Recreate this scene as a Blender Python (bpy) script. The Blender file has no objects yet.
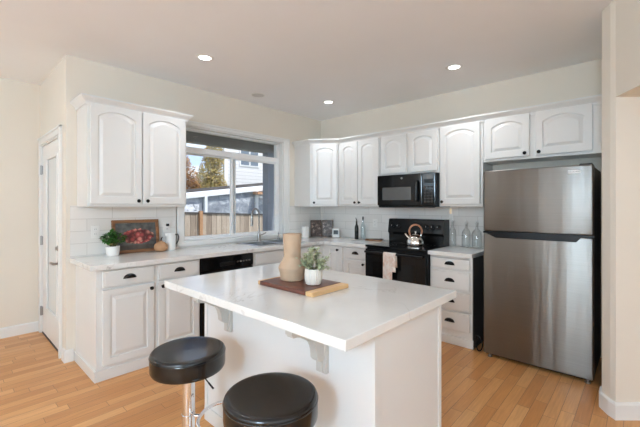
import bpy, bmesh, math, random
from math import sin, cos, pi, radians
from mathutils import Vector, Matrix

random.seed(7)
SC = bpy.context.scene
COL = SC.collection

# ------------------------------------------------------------------ camera
cam_d = bpy.data.cameras.new('camera')
cam_d.sensor_width = 36.0
cam_d.lens = 351.5 / 640 * 36.0
cam_d.shift_y = -7.5 / 640
cam_d.clip_start = 0.05
cam_o = bpy.data.objects.new('camera', cam_d)
COL.objects.link(cam_o)
cam_o.location = (-4.063, -3.728, 1.372)
cam_o.rotation_euler = (radians(90), 0, radians(42.66 - 90))
SC.camera = cam_o

# ------------------------------------------------------------------ world
W = bpy.data.worlds.new('sky')
SC.world = W
W.use_nodes = True
nt = W.node_tree
nt.nodes.clear()
wo = nt.nodes.new('ShaderNodeOutputWorld')
bg = nt.nodes.new('ShaderNodeBackground')
tc = nt.nodes.new('ShaderNodeTexCoord')
sep = nt.nodes.new('ShaderNodeSeparateXYZ')
nt.links.new(tc.outputs['Generated'], sep.inputs[0])
grad = nt.nodes.new('ShaderNodeValToRGB')
grad.color_ramp.elements[0].position = 0.0
grad.color_ramp.elements[0].color = (0.66, 0.80, 0.98, 1)
grad.color_ramp.elements[1].position = 0.5
grad.color_ramp.elements[1].color = (0.16, 0.38, 0.85, 1)
nt.links.new(sep.outputs['Z'], grad.inputs[0])
mp = nt.nodes.new('ShaderNodeMapping')
mp.inputs['Scale'].default_value = (2.2, 2.2, 7.0)
nt.links.new(tc.outputs['Generated'], mp.inputs[0])
cn = nt.nodes.new('ShaderNodeTexNoise')
cn.inputs['Scale'].default_value = 2.0
cn.inputs['Detail'].default_value = 7
nt.links.new(mp.outputs[0], cn.inputs['Vector'])
cr = nt.nodes.new('ShaderNodeValToRGB')
cr.color_ramp.elements[0].position = 0.44
cr.color_ramp.elements[0].color = (0, 0, 0, 1)
cr.color_ramp.elements[1].position = 0.60
cr.color_ramp.elements[1].color = (1, 1, 1, 1)
nt.links.new(cn.outputs['Fac'], cr.inputs[0])
mx = nt.nodes.new('ShaderNodeMixRGB')
mx.inputs[2].default_value = (0.97, 0.97, 0.96, 1)
nt.links.new(cr.outputs[0], mx.inputs[0])
nt.links.new(grad.outputs[0], mx.inputs[1])
nt.links.new(mx.outputs[0], bg.inputs[0])
bg.inputs[1].default_value = 1.5
nt.links.new(bg.outputs[0], wo.inputs[0])

# ------------------------------------------------------------------ sun and added fill light
def light(name, kind, loc, energy, color=(1, 1, 1), rot=(0, 0, 0), size=None, size_y=None, angle=None):
    d = bpy.data.lights.new(name, kind)
    d.energy = energy
    d.color = color
    if kind == 'AREA':
        d.shape = 'RECTANGLE' if size_y else 'DISK'
        d.size = size
        if size_y:
            d.size_y = size_y
    if angle is not None:
        d.angle = angle
    o = bpy.data.objects.new(name, d)
    o.location = loc
    o.rotation_euler = rot
    COL.objects.link(o)
    return o

light('sun', 'SUN', (3, -8, 12), 5.0, (1.0, 0.95, 0.88), (radians(29), 0, radians(20)), angle=0.02)
# added area fill, inside the blank walls behind and left of the camera
light('rear_fill_light', 'AREA', (-4.4, -6.70, 1.45), 58, (0.60, 0.80, 1.0), (radians(118), 0, 0), 4.2, 2.2)
light('left_fill_light', 'AREA', (-7.72, -2.6, 1.45), 68, (0.66, 0.83, 1.0), (radians(118), 0, radians(-90)), 4.0, 2.2)

SC.view_settings.view_transform = 'Standard'
SC.view_settings.look = 'None'
SC.view_settings.gamma = 1
SC.view_settings.use_curve_mapping = False
SC.view_settings.exposure = 0.03
SC.cycles.use_denoising = True
SC.cycles.max_bounces = 10
SC.cycles.diffuse_bounces = 6
SC.cycles.glossy_bounces = 5
SC.cycles.transparent_max_bounces = 16
SC.cycles.sample_clamp_indirect = 6
SC.cycles.caustics_reflective = False
SC.cycles.caustics_refractive = False

# ================================================================== materials
def srgb(r, g, b):
    def f(c):
        c /= 255.0
        return c / 12.92 if c <= 0.04045 else ((c + 0.055) / 1.055) ** 2.4
    return (f(r), f(g), f(b), 1)

class NT:
    """small node-tree writer"""
    def __init__(self, name):
        self.m = bpy.data.materials.new(name)
        self.m.use_nodes = True
        self.t = self.m.node_tree
        self.t.nodes.clear()
        self.out = self.t.nodes.new('ShaderNodeOutputMaterial')
    def n(self, typ, **kw):
        o = self.t.nodes.new('ShaderNode' + typ)
        for k, v in kw.items():
            setattr(o, k, v)
        return o
    def l(self, a, b):
        self.t.links.new(a, b)
    def math(self, op, a, b=None, c=None):
        o = self.n('Math', operation=op)
        for i, v in enumerate((a, b, c)):
            if v is None:
                continue
            if isinstance(v, (int, float)):
                o.inputs[i].default_value = v
            else:
                self.l(v, o.inputs[i])
        return o.outputs[0]
    def mix(self, fac, a, b, blend='MIX'):
        o = self.n('MixRGB', blend_type=blend)
        for i, v in enumerate((fac, a, b)):
            if isinstance(v, (int, float)):
                o.inputs[i].default_value = v
            elif isinstance(v, tuple):
                o.inputs[i].default_value = v
            else:
                self.l(v, o.inputs[i])
        return o.outputs[0]
    def ramp(self, fac, stops, interp='LINEAR'):
        o = self.n('ValToRGB')
        o.color_ramp.interpolation = interp
        e = o.color_ramp.elements
        while len(e) < len(stops):
            e.new(0.5)
        for el, (p, c) in zip(e, stops):
            el.position = p
            el.color = c
        self.l(fac, o.inputs[0])
        return o.outputs[0]
    def coord(self, which='Object'):
        return self.n('TexCoord').outputs[which]
    def mapping(self, vec, scale=(1, 1, 1), rot=(0, 0, 0), loc=(0, 0, 0)):
        o = self.n('Mapping')
        o.inputs['Scale'].default_value = scale
        o.inputs['Rotation'].default_value = rot
        o.inputs['Location'].default_value = loc
        self.l(vec, o.inputs[0])
        return o.outputs[0]
    def noise(self, vec, scale, detail=3, rough=0.5, dist=0.0):
        o = self.n('TexNoise')
        o.inputs['Scale'].default_value = scale
        o.inputs['Detail'].default_value = detail
        o.inputs['Roughness'].default_value = rough
        o.inputs['Distortion'].default_value = dist
        if vec is not None:
            self.l(vec, o.inputs['Vector'])
        return o.outputs['Fac']
    def pbr(self, color, rough=0.5, metal=0.0, normal=None, **kw):
        p = self.n('BsdfPrincipled')
        for k, v in (('Base Color', color), ('Roughness', rough), ('Metallic', metal)):
            if isinstance(v, (int, float, tuple)):
                p.inputs[k].default_value = v
            else:
                self.l(v, p.inputs[k])
        for k, v in kw.items():
            p.inputs[k.replace('_', ' ')].default_value = v
        if normal is not None:
            self.l(normal, p.inputs['Normal'])
        self.l(p.outputs[0], self.out.inputs[0])
        return p
    def bump(self, h, strength=0.2, dist=0.01):
        o = self.n('Bump')
        o.inputs['Strength'].default_value = strength
        o.inputs['Distance'].default_value = dist
        self.l(h, o.inputs['Height'])
        return o.outputs[0]

M = {}
def plain(key, col, rough=0.5, metal=0.0, var=0.0, scale=30, bump=0.0, **kw):
    n = NT(key)
    c = col
    v = n.coord()
    nz = n.noise(v, scale, 4)
    if var:
        lo = tuple(x * (1 - var) for x in col[:3]) + (1,)
        hi = tuple(min(1, x * (1 + var)) for x in col[:3]) + (1,)
        c = n.ramp(nz, [(0.3, lo), (0.7, hi)])
    nb = n.bump(nz, bump, 0.004) if bump else None
    n.pbr(c, rough, metal, nb, **kw)
    M[key] = n.m
    return n.m

plain('wall_paint', srgb(227, 219, 206), 0.85, var=0.012, scale=2, bump=0.03)
plain('ceiling_paint', srgb(244, 244, 245), 0.9, var=0.01, scale=2)
plain('white_paint', srgb(226, 225, 222), 0.32, var=0.008, scale=6)
plain('island_paint', srgb(223, 223, 222), 0.38, var=0.008, scale=5)
plain('grille_grey', srgb(206, 205, 203), 0.8)
plain('badge_metal', (0.85, 0.84, 0.82, 1), 0.5, metal=0.2)
plain('greige_shade_paint', srgb(192, 186, 178), 0.4, var=0.01)  # corbel greige, with the shade under the island overhang in its colour
plain('trim_paint', srgb(232, 231, 228), 0.35, var=0.006, scale=6)
plain('vinyl', srgb(238, 238, 238), 0.35, var=0.006)
plain('black_metal', srgb(22, 21, 21), 0.35, metal=0.6, var=0.1)
plain('black_gloss', srgb(14, 14, 15), 0.08, var=0.05, Specular_IOR_Level=0.3)
plain('black_panel', srgb(16, 16, 17), 0.22, var=0.08, Specular_IOR_Level=0.3)
plain('black_satin', srgb(17, 17, 18), 0.42, var=0.08, Specular_IOR_Level=0.3)
plain('charcoal', srgb(62, 61, 60), 0.55, var=0.05)
plain('dark_side', srgb(48, 46, 45), 0.5, var=0.05)
plain('grey_glass', srgb(84, 84, 84), 0.15, var=0.03)
plain('chrome', (0.83, 0.83, 0.85, 1), 0.07, metal=1.0)
plain('kettle_steel', (0.80, 0.77, 0.73, 1), 0.10, metal=1.0)
plain('nickel', (0.36, 0.345, 0.33, 1), 0.28, metal=1.0)
plain('sink_steel', (0.58, 0.58, 0.58, 1), 0.3, metal=1.0)
plain('vinyl_black', srgb(15, 15, 16), 0.17, var=0.08, scale=60, Specular_IOR_Level=0.55)
plain('ceramic_white', srgb(238, 236, 232), 0.25, var=0.01)
plain('clay', srgb(184, 157, 131), 0.75, var=0.05, scale=14, bump=0.08)
plain('copper_wood', srgb(182, 128, 96), 0.35, var=0.08)
plain('dark_leaf', srgb(58, 106, 38), 0.4, var=0.45, scale=25)
plain('sage_leaf', srgb(178, 184, 150), 0.6, var=0.4, scale=40)
plain('stem_green', srgb(92, 96, 60), 0.9, var=0.1)
plain('soil', srgb(52, 40, 30), 0.95, var=0.2)
plain('gourd_skin', srgb(186, 142, 104), 0.6, var=0.12, scale=15)
plain('gourd_top', srgb(120, 104, 88), 0.7, var=0.12)
plain('dark_stem', srgb(60, 44, 30), 0.7)
plain('bottle_black', srgb(16, 20, 18), 0.12)
plain('dark_display', srgb(36, 32, 30), 0.2)
plain('patio_grey', srgb(140, 141, 141), 0.8, var=0.06, scale=4)
plain('post_grey', srgb(128, 134, 146), 0.7, var=0.04)
plain('roof_grey', srgb(78, 74, 72), 0.8, var=0.12)
plain('sheet_white', srgb(232, 234, 236), 0.5, var=0.05, scale=3)
plain('house_trim', srgb(240, 240, 240), 0.6)
plain('house_glass', srgb(112, 124, 136), 0.1)
plain('bark', srgb(84, 66, 50), 0.9, var=0.2)
plain('lawn', srgb(96, 104, 66), 0.95, var=0.3, scale=3)
plain('brass', (0.80, 0.56, 0.26, 1), 0.25, metal=1.0)
plain('deck', srgb(128, 120, 112), 0.8, var=0.1, scale=4)

# emissive lamp lens
n = NT('lamp_lens')
e = n.n('Emission')
e.inputs[0].default_value = (1, 0.97, 0.92, 1)
e.inputs[1].default_value = 6
n.l(e.outputs[0], n.out.inputs[0])
M['lamp_lens'] = n.m
n = NT('night_glow')
e = n.n('Emission')
e.inputs[0].default_value = (1, 0.80, 0.58, 1)
e.inputs[1].default_value = 0.6
n.l(e.outputs[0], n.out.inputs[0])
M['night_glow'] = n.m

def clear_glass(key, tint, f0=0.04, rim=0.5, gloss=0.0):
    n = NT(key)
    tr = n.n('BsdfTransparent'); tr.inputs[0].default_value = tint
    gl = n.n('BsdfGlossy'); gl.inputs['Roughness'].default_value = gloss
    lw = n.n('LayerWeight'); lw.inputs[0].default_value = rim
    fac = n.math('MULTIPLY_ADD', n.math('POWER', lw.outputs['Facing'], 3.0), 0.6, f0)
    ms = n.n('MixShader')
    n.l(fac, ms.inputs[0]); n.l(tr.outputs[0], ms.inputs[1]); n.l(gl.outputs[0], ms.inputs[2])
    n.l(ms.outputs[0], n.out.inputs[0])
    M[key] = n.m
clear_glass('pane', (0.96, 0.97, 0.97, 1), 0.03)
clear_glass('bottle_glass', (0.97, 0.98, 0.98, 1), 0.06, 0.5, 0.03)
clear_glass('blue_glass', (0.92, 0.96, 0.97, 1), 0.08, 0.5, 0.03)
n = NT('frosted_glass')
n.pbr(srgb(222, 226, 226), 0.22)
M['frosted_glass'] = n.m

# floor planks along X
def floor_mat():
    n = NT('floor_planks')
    v = n.coord()
    s = n.n('SeparateXYZ'); n.l(v, s.inputs[0])
    x, y = s.outputs[0], s.outputs[1]
    w, L = 0.079, 0.60
    yr = n.math('DIVIDE', y, w)
    row = n.math('FLOOR', yr)
    wn = n.n('TexWhiteNoise', noise_dimensions='1D'); n.l(row, wn.inputs['W'])
    xs = n.math('ADD', n.math('DIVIDE', x, L), n.math('MULTIPLY', wn.outputs['Value'], 7.3))
    colm = n.math('FLOOR', xs)
    cb = n.n('CombineXYZ'); n.l(row, cb.inputs[0]); n.l(colm, cb.inputs[1])
    wn2 = n.n('TexWhiteNoise', noise_dimensions='2D'); n.l(cb.outputs[0], wn2.inputs['Vector'])
    rnd = wn2.outputs['Value']
    fy = n.math('FRACT', yr); fx = n.math('FRACT', xs)
    ey = n.math('MINIMUM', fy, n.math('SUBTRACT', 1.0, fy))
    ex = n.math('MINIMUM', fx, n.math('SUBTRACT', 1.0, fx))
    seam = n.math('MINIMUM', n.math('MULTIPLY', ey, w), n.math('MULTIPLY', ex, L))
    seamf = n.math('LESS_THAN', seam, 0.0016)
    # grain
    off = n.n('CombineXYZ'); n.l(n.math('MULTIPLY', rnd, 40.0), off.inputs[2])
    va = n.n('VectorMath', operation='ADD'); n.l(v, va.inputs[0]); n.l(off.outputs[0], va.inputs[1])
    g = n.noise(n.mapping(va.outputs[0], (2.2, 38, 1)), 2.0, 6, 0.6, 0.6)
    g2 = n.noise(n.mapping(va.outputs[0], (1.5, 6, 1)), 2.2, 3)
    base = n.ramp(rnd, [(0.0, srgb(192, 131, 75)), (0.35, srgb(203, 144, 87)), (0.7, srgb(210, 153, 97)), (1.0, srgb(218, 165, 110))])
    grain = n.ramp(g, [(0.30, (0.86, 0.83, 0.80, 1)), (0.65, (1.05, 1.04, 1.03, 1))])
    c = n.mix(1.0, base, grain, 'MULTIPLY')
    c = n.mix(n.ramp(g2, [(0.5, (0, 0, 0, 1)), (0.8, (0.4, 0.4, 0.4, 1))]), c, srgb(184, 130, 82))
    c = n.mix(n.math('MULTIPLY', seamf, 0.65), c, srgb(104, 66, 38))
    nb = n.bump(n.math('SUBTRACT', n.math('MULTIPLY', g, 0.15), seamf), 0.25, 0.002)
    n.pbr(c, 0.30, 0, nb)
    return n.m
M['floor'] = floor_mat()

def quartz_mat():
    n = NT('quartz')
    v = n.coord('Object')
    a = n.noise(v, 1.7, 6, 0.6, 1.2)
    d = n.math('ABSOLUTE', n.math('SUBTRACT', a, 0.5))
    vein = n.ramp(d, [(0.0, (1, 1, 1, 1)), (0.012, (0, 0, 0, 1))])
    msk = n.ramp(n.noise(v, 2.3, 2), [(0.48, (0, 0, 0, 1)), (0.62, (0.85, 0.85, 0.85, 1))])
    f = n.mix(1.0, vein, msk, 'MULTIPLY')
    cloud = n.ramp(n.noise(v, 5, 4), [(0.3, srgb(226, 225, 222)), (0.7, srgb(234, 233, 230))])
    c = n.mix(f, cloud, srgb(182, 176, 169))
    n.pbr(c, 0.12)
    return n.m
M['quartz'] = quartz_mat()

def tile_mat(key, horiz):
    n = NT(key)
    v = n.coord()
    s = n.n('SeparateXYZ'); n.l(v, s.inputs[0])
    cb = n.n('CombineXYZ')
    n.l(n.math('ADD', s.outputs[horiz], 8.0 + (0.13 if horiz == 0 else 0.18)), cb.inputs[0])
    n.l(n.math('ADD', s.outputs[2], 0.065), cb.inputs[1])
    b = n.n('TexBrick')
    b.inputs['Scale'].default_value = 1.0
    b.inputs['Brick Width'].default_value = 0.415
    b.inputs['Row Height'].default_value = 0.11
    b.inputs['Mortar Size'].default_value = 0.0022
    b.inputs['Mortar Smooth'].default_value = 0.1
    b.inputs['Color1'].default_value = srgb(236, 233, 229)
    b.inputs['Color2'].default_value = srgb(228, 225, 220)
    b.inputs['Mortar'].default_value = srgb(206, 202, 196)
    n.l(cb.outputs[0], b.inputs['Vector'])
    wv = n.noise(v, 7, 3)
    h = n.math('SUBTRACT', n.math('MULTIPLY', wv, 0.25), b.outputs['Fac'])
    n.pbr(b.outputs['Color'], 0.12, 0, n.bump(h, 0.25, 0.004))
    return n.m
M['tile_x'] = tile_mat('tile_window_wall', 0)
M['tile_y'] = tile_mat('tile_range_wall', 1)

def steel_mat():
    n = NT('brushed_steel')
    v = n.coord()
    st = n.noise(n.mapping(v, (1, 1.5, 260)), 1.0, 4, 0.7)
    wv = n.noise(n.mapping(v, (7.0, 1, 0.35)), 1.0, 2)
    c = n.ramp(st, [(0.3, (0.215, 0.200, 0.182, 1)), (0.7, (0.250, 0.233, 0.213, 1))])
    p = n.pbr(c, 0.38, 1.0, n.bump(wv, 0.45, 0.02), Anisotropic=0.85, Anisotropic_Rotation=0.25)
    tg = n.n('Tangent', direction_type='RADIAL', axis='Z')
    n.l(tg.outputs[0], p.inputs['Tangent'])
    return n.m
M['steel'] = steel_mat()

def wood_mat(key, lo, hi, scale=(3, 30, 30), rough=0.45):
    n = NT(key)
    v = n.mapping(n.coord(), scale)
    g = n.noise(v, 1.6, 5, 0.6, 0.4)
    n.pbr(n.ramp(g, [(0.3, lo), (0.7, hi)]), rough, 0, n.bump(g, 0.06, 0.003))
    M[key] = n.m
wood_mat('walnut', srgb(78, 40, 30), srgb(112, 60, 44), (30, 3, 30), 0.35)
wood_mat('maple', srgb(206, 160, 108), srgb(224, 184, 134), (3, 30, 30), 0.4)
wood_mat('frame_wood', srgb(116, 76, 46), srgb(150, 104, 68), (6, 30, 30))
wood_mat('dark_wood', srgb(58, 42, 34), srgb(92, 68, 54), (8, 30, 30))
wood_mat('utensil_wood', srgb(128, 90, 58), srgb(166, 122, 84), (30, 6, 30))
wood_mat('cedar', srgb(166, 122, 88), srgb(190, 148, 112), (30, 30, 3), 0.8)

def fence_mat():
    n = NT('fence_boards')
    v = n.coord()
    s = n.n('SeparateXYZ'); n.l(v, s.inputs[0])
    row = n.math('FLOOR', n.math('DIVIDE', s.outputs[0], 0.145))
    wn = n.n('TexWhiteNoise', noise_dimensions='1D'); n.l(row, wn.inputs['W'])
    g = n.noise(n.mapping(v, (30, 30, 2)), 1.2, 4, 0.6)
    c = n.ramp(wn.outputs['Value'], [(0.0, srgb(152, 136, 122)), (1.0, srgb(200, 184, 168))])
    c = n.mix(1.0, c, n.ramp(g, [(0.3, (0.75, 0.73, 0.7, 1)), (0.7, (1.05, 1.05, 1.05, 1))]), 'MULTIPLY')
    n.pbr(c, 0.85)
    M['fence'] = n.m
fence_mat()

def sheet_mat():
    n = NT('plastic_sheeting')
    v = n.coord()
    a = n.noise(n.mapping(v, (1.2, 1, 1.6)), 2.2, 5, 0.6, 1.0)
    c = n.ramp(a, [(0.32, srgb(126, 132, 142)), (0.52, srgb(156, 162, 172)), (0.64, srgb(188, 194, 202)), (0.74, srgb(240, 240, 242))])
    n.pbr(c, 0.35, 0, n.bump(a, 0.5, 0.05))
    M['sheeting'] = n.m
sheet_mat()

def white_sheet_mat():
    n = NT('white_plastic_sheet')
    v = n.coord()
    a = n.noise(n.mapping(v, (1.6, 1, 1.6)), 2.6, 5, 0.6, 1.6)
    n.pbr(n.ramp(a, [(0.36, srgb(110, 118, 132)), (0.48, srgb(226, 228, 234)), (0.7, srgb(246, 246, 248))]), 0.4, 0, n.bump(a, 0.4, 0.05))
    M['white_sheeting'] = n.m
white_sheet_mat()

def siding_mat():
    n = NT('lap_siding')
    v = n.coord()
    s = n.n('SeparateXYZ'); n.l(v, s.inputs[0])
    f = n.math('FRACT', n.math('DIVIDE', s.outputs[2], 0.17))
    line = n.math('LESS_THAN', f, 0.12)
    c = n.mix(line, srgb(228, 226, 226), srgb(190, 188, 190))
    n.pbr(c, 0.6, 0, n.bump(f, 0.4, 0.02))
    M['siding'] = n.m
siding_mat()

def leaf_mat(key, stops):
    n = NT(key)
    g = n.n('NewGeometry')
    c = n.ramp(g.outputs['Random Per Island'], stops)
    n.pbr(c, 0.7)
    M[key] = n.m
leaf_mat('autumn_leaf', [(0, srgb(110, 70, 44)), (0.4, srgb(150, 104, 62)), (0.8, srgb(182, 138, 84)), (1, srgb(122, 104, 62))])
leaf_mat('yellow_leaf', [(0, srgb(120, 116, 62)), (0.35, srgb(170, 154, 84)), (0.7, srgb(200, 178, 110)), (1, srgb(150, 112, 84))])

def painting_mat():
    n = NT('painted_still_life')
    v = n.coord('Object')
    s = n.n('SeparateXYZ'); n.l(v, s.inputs[0])
    x, z = s.outputs[0], s.outputs[2]
    vo = n.n('TexVoronoi'); vo.inputs['Scale'].default_value = 24
    cb = n.n('CombineXYZ'); n.l(x, cb.inputs[0]); n.l(z, cb.inputs[1])
    n.l(cb.outputs[0], vo.inputs['Vector'])
    d, colr = vo.outputs['Distance'], vo.outputs['Color']
    sr = n.n('SeparateXYZ'); n.l(colr, sr.inputs[0])
    fruit = n.ramp(sr.outputs[0], [(0, srgb(150, 56, 56)), (0.4, srgb(186, 84, 80)), (0.7, srgb(214, 128, 116)), (1, srgb(232, 176, 150))])
    fruit = n.mix(n.ramp(d, [(0.10, (0.55, 0.55, 0.55, 1)), (0.32, (0, 0, 0, 1))]), fruit, srgb(240, 190, 170))
    fruit = n.mix(n.ramp(d, [(0.38, (0, 0, 0, 1)), (0.72, (0.85, 0.85, 0.85, 1))]), fruit, srgb(64, 26, 30))
    ex = n.math('DIVIDE', n.math('SUBTRACT', x, 0.012), 0.150)
    ez = n.math('DIVIDE', n.math('SUBTRACT', z, 0.158), 0.072)
    r = n.math('SQRT', n.math('ADD', n.math('MULTIPLY', ex, ex), n.math('MULTIPLY', ez, ez)))
    r = n.math('ADD', r, n.math('MULTIPLY', n.math('SUBTRACT', n.noise(v, 40, 2), 0.5), 0.5))
    inside = n.math('LESS_THAN', r, 1.0)
    bgc = n.ramp(n.noise(v, 14, 4), [(0.3, srgb(58, 60, 60)), (0.7, srgb(112, 112, 108))])
    low = n.math('LESS_THAN', z, 0.075)
    bgc = n.mix(n.math('MULTIPLY', low, 0.55), bgc, srgb(74, 56, 44))
    n.pbr(n.mix(inside, bgc, fruit), 0.35)
    M['painting'] = n.m
painting_mat()

def print_mat():
    n = NT('dark_print')
    v = n.coord()
    a = n.noise(v, 22, 4, 0.6, 0.8)
    n.pbr(n.ramp(a, [(0.40, srgb(50, 38, 34)), (0.54, srgb(84, 66, 58)), (0.64, srgb(176, 158, 146)), (0.72, srgb(92, 84, 76))]), 0.4)
    M['print'] = n.m
print_mat()

def towel_mat():
    n = NT('towel_cloth')
    v = n.coord()
    a = n.noise(v, 16, 3, 0.5, 1.0)
    n.pbr(n.ramp(a, [(0.40, srgb(234, 226, 218)), (0.58, srgb(226, 204, 190)), (0.72, srgb(204, 164, 144))]), 0.9)
    M['towel'] = n.m
towel_mat()

def ribbed_mat():
    n = NT('ribbed_pot')
    v = n.coord()
    s = n.n('SeparateXYZ'); n.l(v, s.inputs[0])
    ang = n.math('ARCTAN2', s.outputs[1], s.outputs[0])
    h = n.math('SINE', n.math('MULTIPLY', ang, 26.0))
    n.pbr(srgb(228, 222, 212), 0.5, 0, n.bump(h, 0.5, 0.003))
    M['ribbed'] = n.m
ribbed_mat()

# ================================================================== builders
def new_bm():
    return bmesh.new()

def box(bm, x0, x1, y0, y1, z0, z1, bev=0.0, seg=2):
    r = bmesh.ops.create_cube(bm, size=1.0)
    vs = r['verts']
    for v in vs:
        v.co.x = x0 + (v.co.x + 0.5) * (x1 - x0)
        v.co.y = y0 + (v.co.y + 0.5) * (y1 - y0)
        v.co.z = z0 + (v.co.z + 0.5) * (z1 - z0)
    if bev > 0:
        es = list({e for v in vs for e in v.link_edges})
        bmesh.ops.bevel(bm, geom=es, offset=bev, segments=seg, profile=0.5, affect='EDGES')
    return bm

def prism(bm, pts, axis, a, b):
    """extrude the closed 2-D outline along an axis; pts are the two other coordinates in xyz order"""
    def P(p, t):
        if axis == 'z': return (p[0], p[1], t)
        if axis == 'y': return (p[0], t, p[1])
        return (t, p[0], p[1])
    A = [bm.verts.new(P(p, a)) for p in pts]
    B = [bm.verts.new(P(p, b)) for p in pts]
    k = len(pts)
    fs = [bm.faces.new(A), bm.faces.new(B[::-1])]
    for i in range(k):
        fs.append(bm.faces.new((A[i], B[i], B[(i + 1) % k], A[(i + 1) % k])))
    bmesh.ops.recalc_face_normals(bm, faces=fs)
    return bm

def lathe(bm, prof, cx=0, cy=0, seg=32, cap0=True, cap1=True, axis='z', c0=0):
    """revolve (radius, height); axis y puts the height along -y"""
    rings = []
    for r, z in prof:
        ring = []
        for i in range(seg):
            a = 2 * pi * i / seg
            p = (cx + r * cos(a), cy + r * sin(a), z)
            if axis == 'y':
                p = (cx + r * cos(a), c0 - z, cy + r * sin(a))
            elif axis == 'x':
                p = (c0 + z, cx + r * cos(a), cy + r * sin(a))
            ring.append(bm.verts.new(p))
        rings.append(ring)
    fs = []
    for A, B in zip(rings, rings[1:]):
        for i in range(seg):
            fs.append(bm.faces.new((A[i], A[(i + 1) % seg], B[(i + 1) % seg], B[i])))
    if cap0 and prof[0][0] > 1e-5: fs.append(bm.faces.new(rings[0][::-1]))
    if cap1 and prof[-1][0] > 1e-5: fs.append(bm.faces.new(rings[-1]))
    bmesh.ops.recalc_face_normals(bm, faces=fs)
    return bm

def tube(bm, pts, r, seg=10, closed=False, flat=1.0):
    pts = [Vector(p) for p in pts]
    k = len(pts)
    rs = r if isinstance(r, (list, tuple)) else [r] * k
    rings = []
    up = None
    for i in range(k):
        if closed:
            t = (pts[(i + 1) % k] - pts[i - 1]).normalized()
        else:
            t = (pts[min(i + 1, k - 1)] - pts[max(i - 1, 0)]).normalized()
        if up is None:
            up = Vector((0, 0, 1)) if abs(t.z) < 0.9 else Vector((1, 0, 0))
        s = t.cross(up).normalized()
        up = s.cross(t).normalized()
        rings.append([bm.verts.new(pts[i] + rs[i] * (cos(2 * pi * j / seg) * s + flat * sin(2 * pi * j / seg) * up)) for j in range(seg)])
    fs = []
    rng = range(k) if closed else range(k - 1)
    for i in rng:
        A, B = rings[i], rings[(i + 1) % k]
        for j in range(seg):
            fs.append(bm.faces.new((A[j], A[(j + 1) % seg], B[(j + 1) % seg], B[j])))
    if not closed:
        fs.append(bm.faces.new(rings[0][::-1]))
        fs.append(bm.faces.new(rings[-1]))
    bmesh.ops.recalc_face_normals(bm, faces=fs)
    return bm

def sweep(bm, path, prof):
    """sweep a profile of (outward, z) along a plan polyline, mitred; outward is to the right of travel"""
    k = len(path)
    P = [Vector((p[0], p[1])) for p in path]
    rings = []
    for i in range(k):
        ns = []
        if i > 0:
            d = (P[i] - P[i - 1]).normalized(); ns.append(Vector((d.y, -d.x)))
        if i < k - 1:
            d = (P[i + 1] - P[i]).normalized(); ns.append(Vector((d.y, -d.x)))
        m = ns[0] if len(ns) == 1 else (ns[0] + ns[1]) / (1 + ns[0].dot(ns[1]))
        rings.append([bm.verts.new((P[i].x + m.x * o, P[i].y + m.y * o, z)) for o, z in prof])
    fs = []
    q = len(prof)
    for A, B in zip(rings, rings[1:]):
        for j in range(q):
            fs.append(bm.faces.new((A[j], A[(j + 1) % q], B[(j + 1) % q], B[j])))
    fs.append(bm.faces.new(rings[0])); fs.append(bm.faces.new(rings[-1][::-1]))
    bmesh.ops.recalc_face_normals(bm, faces=fs)
    return bm

def obj(name, bm, mat, parent=None, smooth=False, loc=None, rot=None):
    me = bpy.data.meshes.new(name)
    bm.to_mesh(me)
    bm.free()
    me.materials.append(M[mat] if isinstance(mat, str) else mat)
    o = bpy.data.objects.new(name, me)
    COL.objects.link(o)
    if parent: o.parent = parent
    if loc: o.location = loc
    if rot: o.rotation_euler = rot
    if smooth:
        for p in me.polygons: p.use_smooth = True
        try:
            me.set_sharp_from_angle(angle=radians(38))
        except Exception:
            pass
    return o

def tag(o, label, cat, group=None, kind=None):
    if label: o['label'] = label
    if cat: o['category'] = cat
    if group: o['group'] = group
    if kind: o['kind'] = kind
    return o

def thing(name, label, cat, loc=(0, 0, 0), rz=0.0, group=None):
    o = bpy.data.objects.new(name, None)
    o.empty_display_size = 0.1
    COL.objects.link(o)
    o.location = loc
    o.rotation_euler = (0, 0, rz)
    return tag(o, label, cat, group)

def struct(name, bm, mat, parent=None, label=None, smooth=False):
    o = obj(name, bm, mat, parent, smooth)
    if parent is None:
        o['kind'] = 'structure'
        if label: o['label'] = label
    return o

def copy_tree(o, parent=None):
    c = o.copy()
    COL.objects.link(c)
    if parent: c.parent = parent
    for ch in list(o.children):
        copy_tree(ch, c)
    return c

RANGE_ROT = -pi / 2      # local x runs away from the corner along the range wall

# ================================================================== the room
CEIL = 2.703
XL = -3.306
struct('floor', box(new_bm(), -7.9, 0.15, -6.9, 1.2, -0.12, 0.0), 'floor', label='light oak plank floor')
struct('ceiling', box(new_bm(), -7.9, 0.15, -6.9, 1.33, CEIL, CEIL + 0.12), 'ceiling_paint', label='flat pale grey ceiling')
# window wall with its opening
WX0, WX1, WZ0, WZ1 = -2.235, -0.785, 0.968, 2.268
bm = new_bm()
box(bm, XL + 0.001, WX0, 0.0, 0.16, 0, CEIL)
box(bm, WX1, 0.15, 0.0, 0.16, 0, CEIL)
box(bm, WX0, WX1, 0.0, 0.16, 0, WZ0)
box(bm, WX0, WX1, 0.0, 0.16, WZ1, CEIL)
struct('wall_back', bm, 'wall_paint', label='cream wall around the kitchen window')
struct('wall_right', box(new_bm(), 0.0, 0.15, -3.62, 0.0, 0, CEIL), 'wall_paint', label='cream wall behind the range and fridge')
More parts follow.
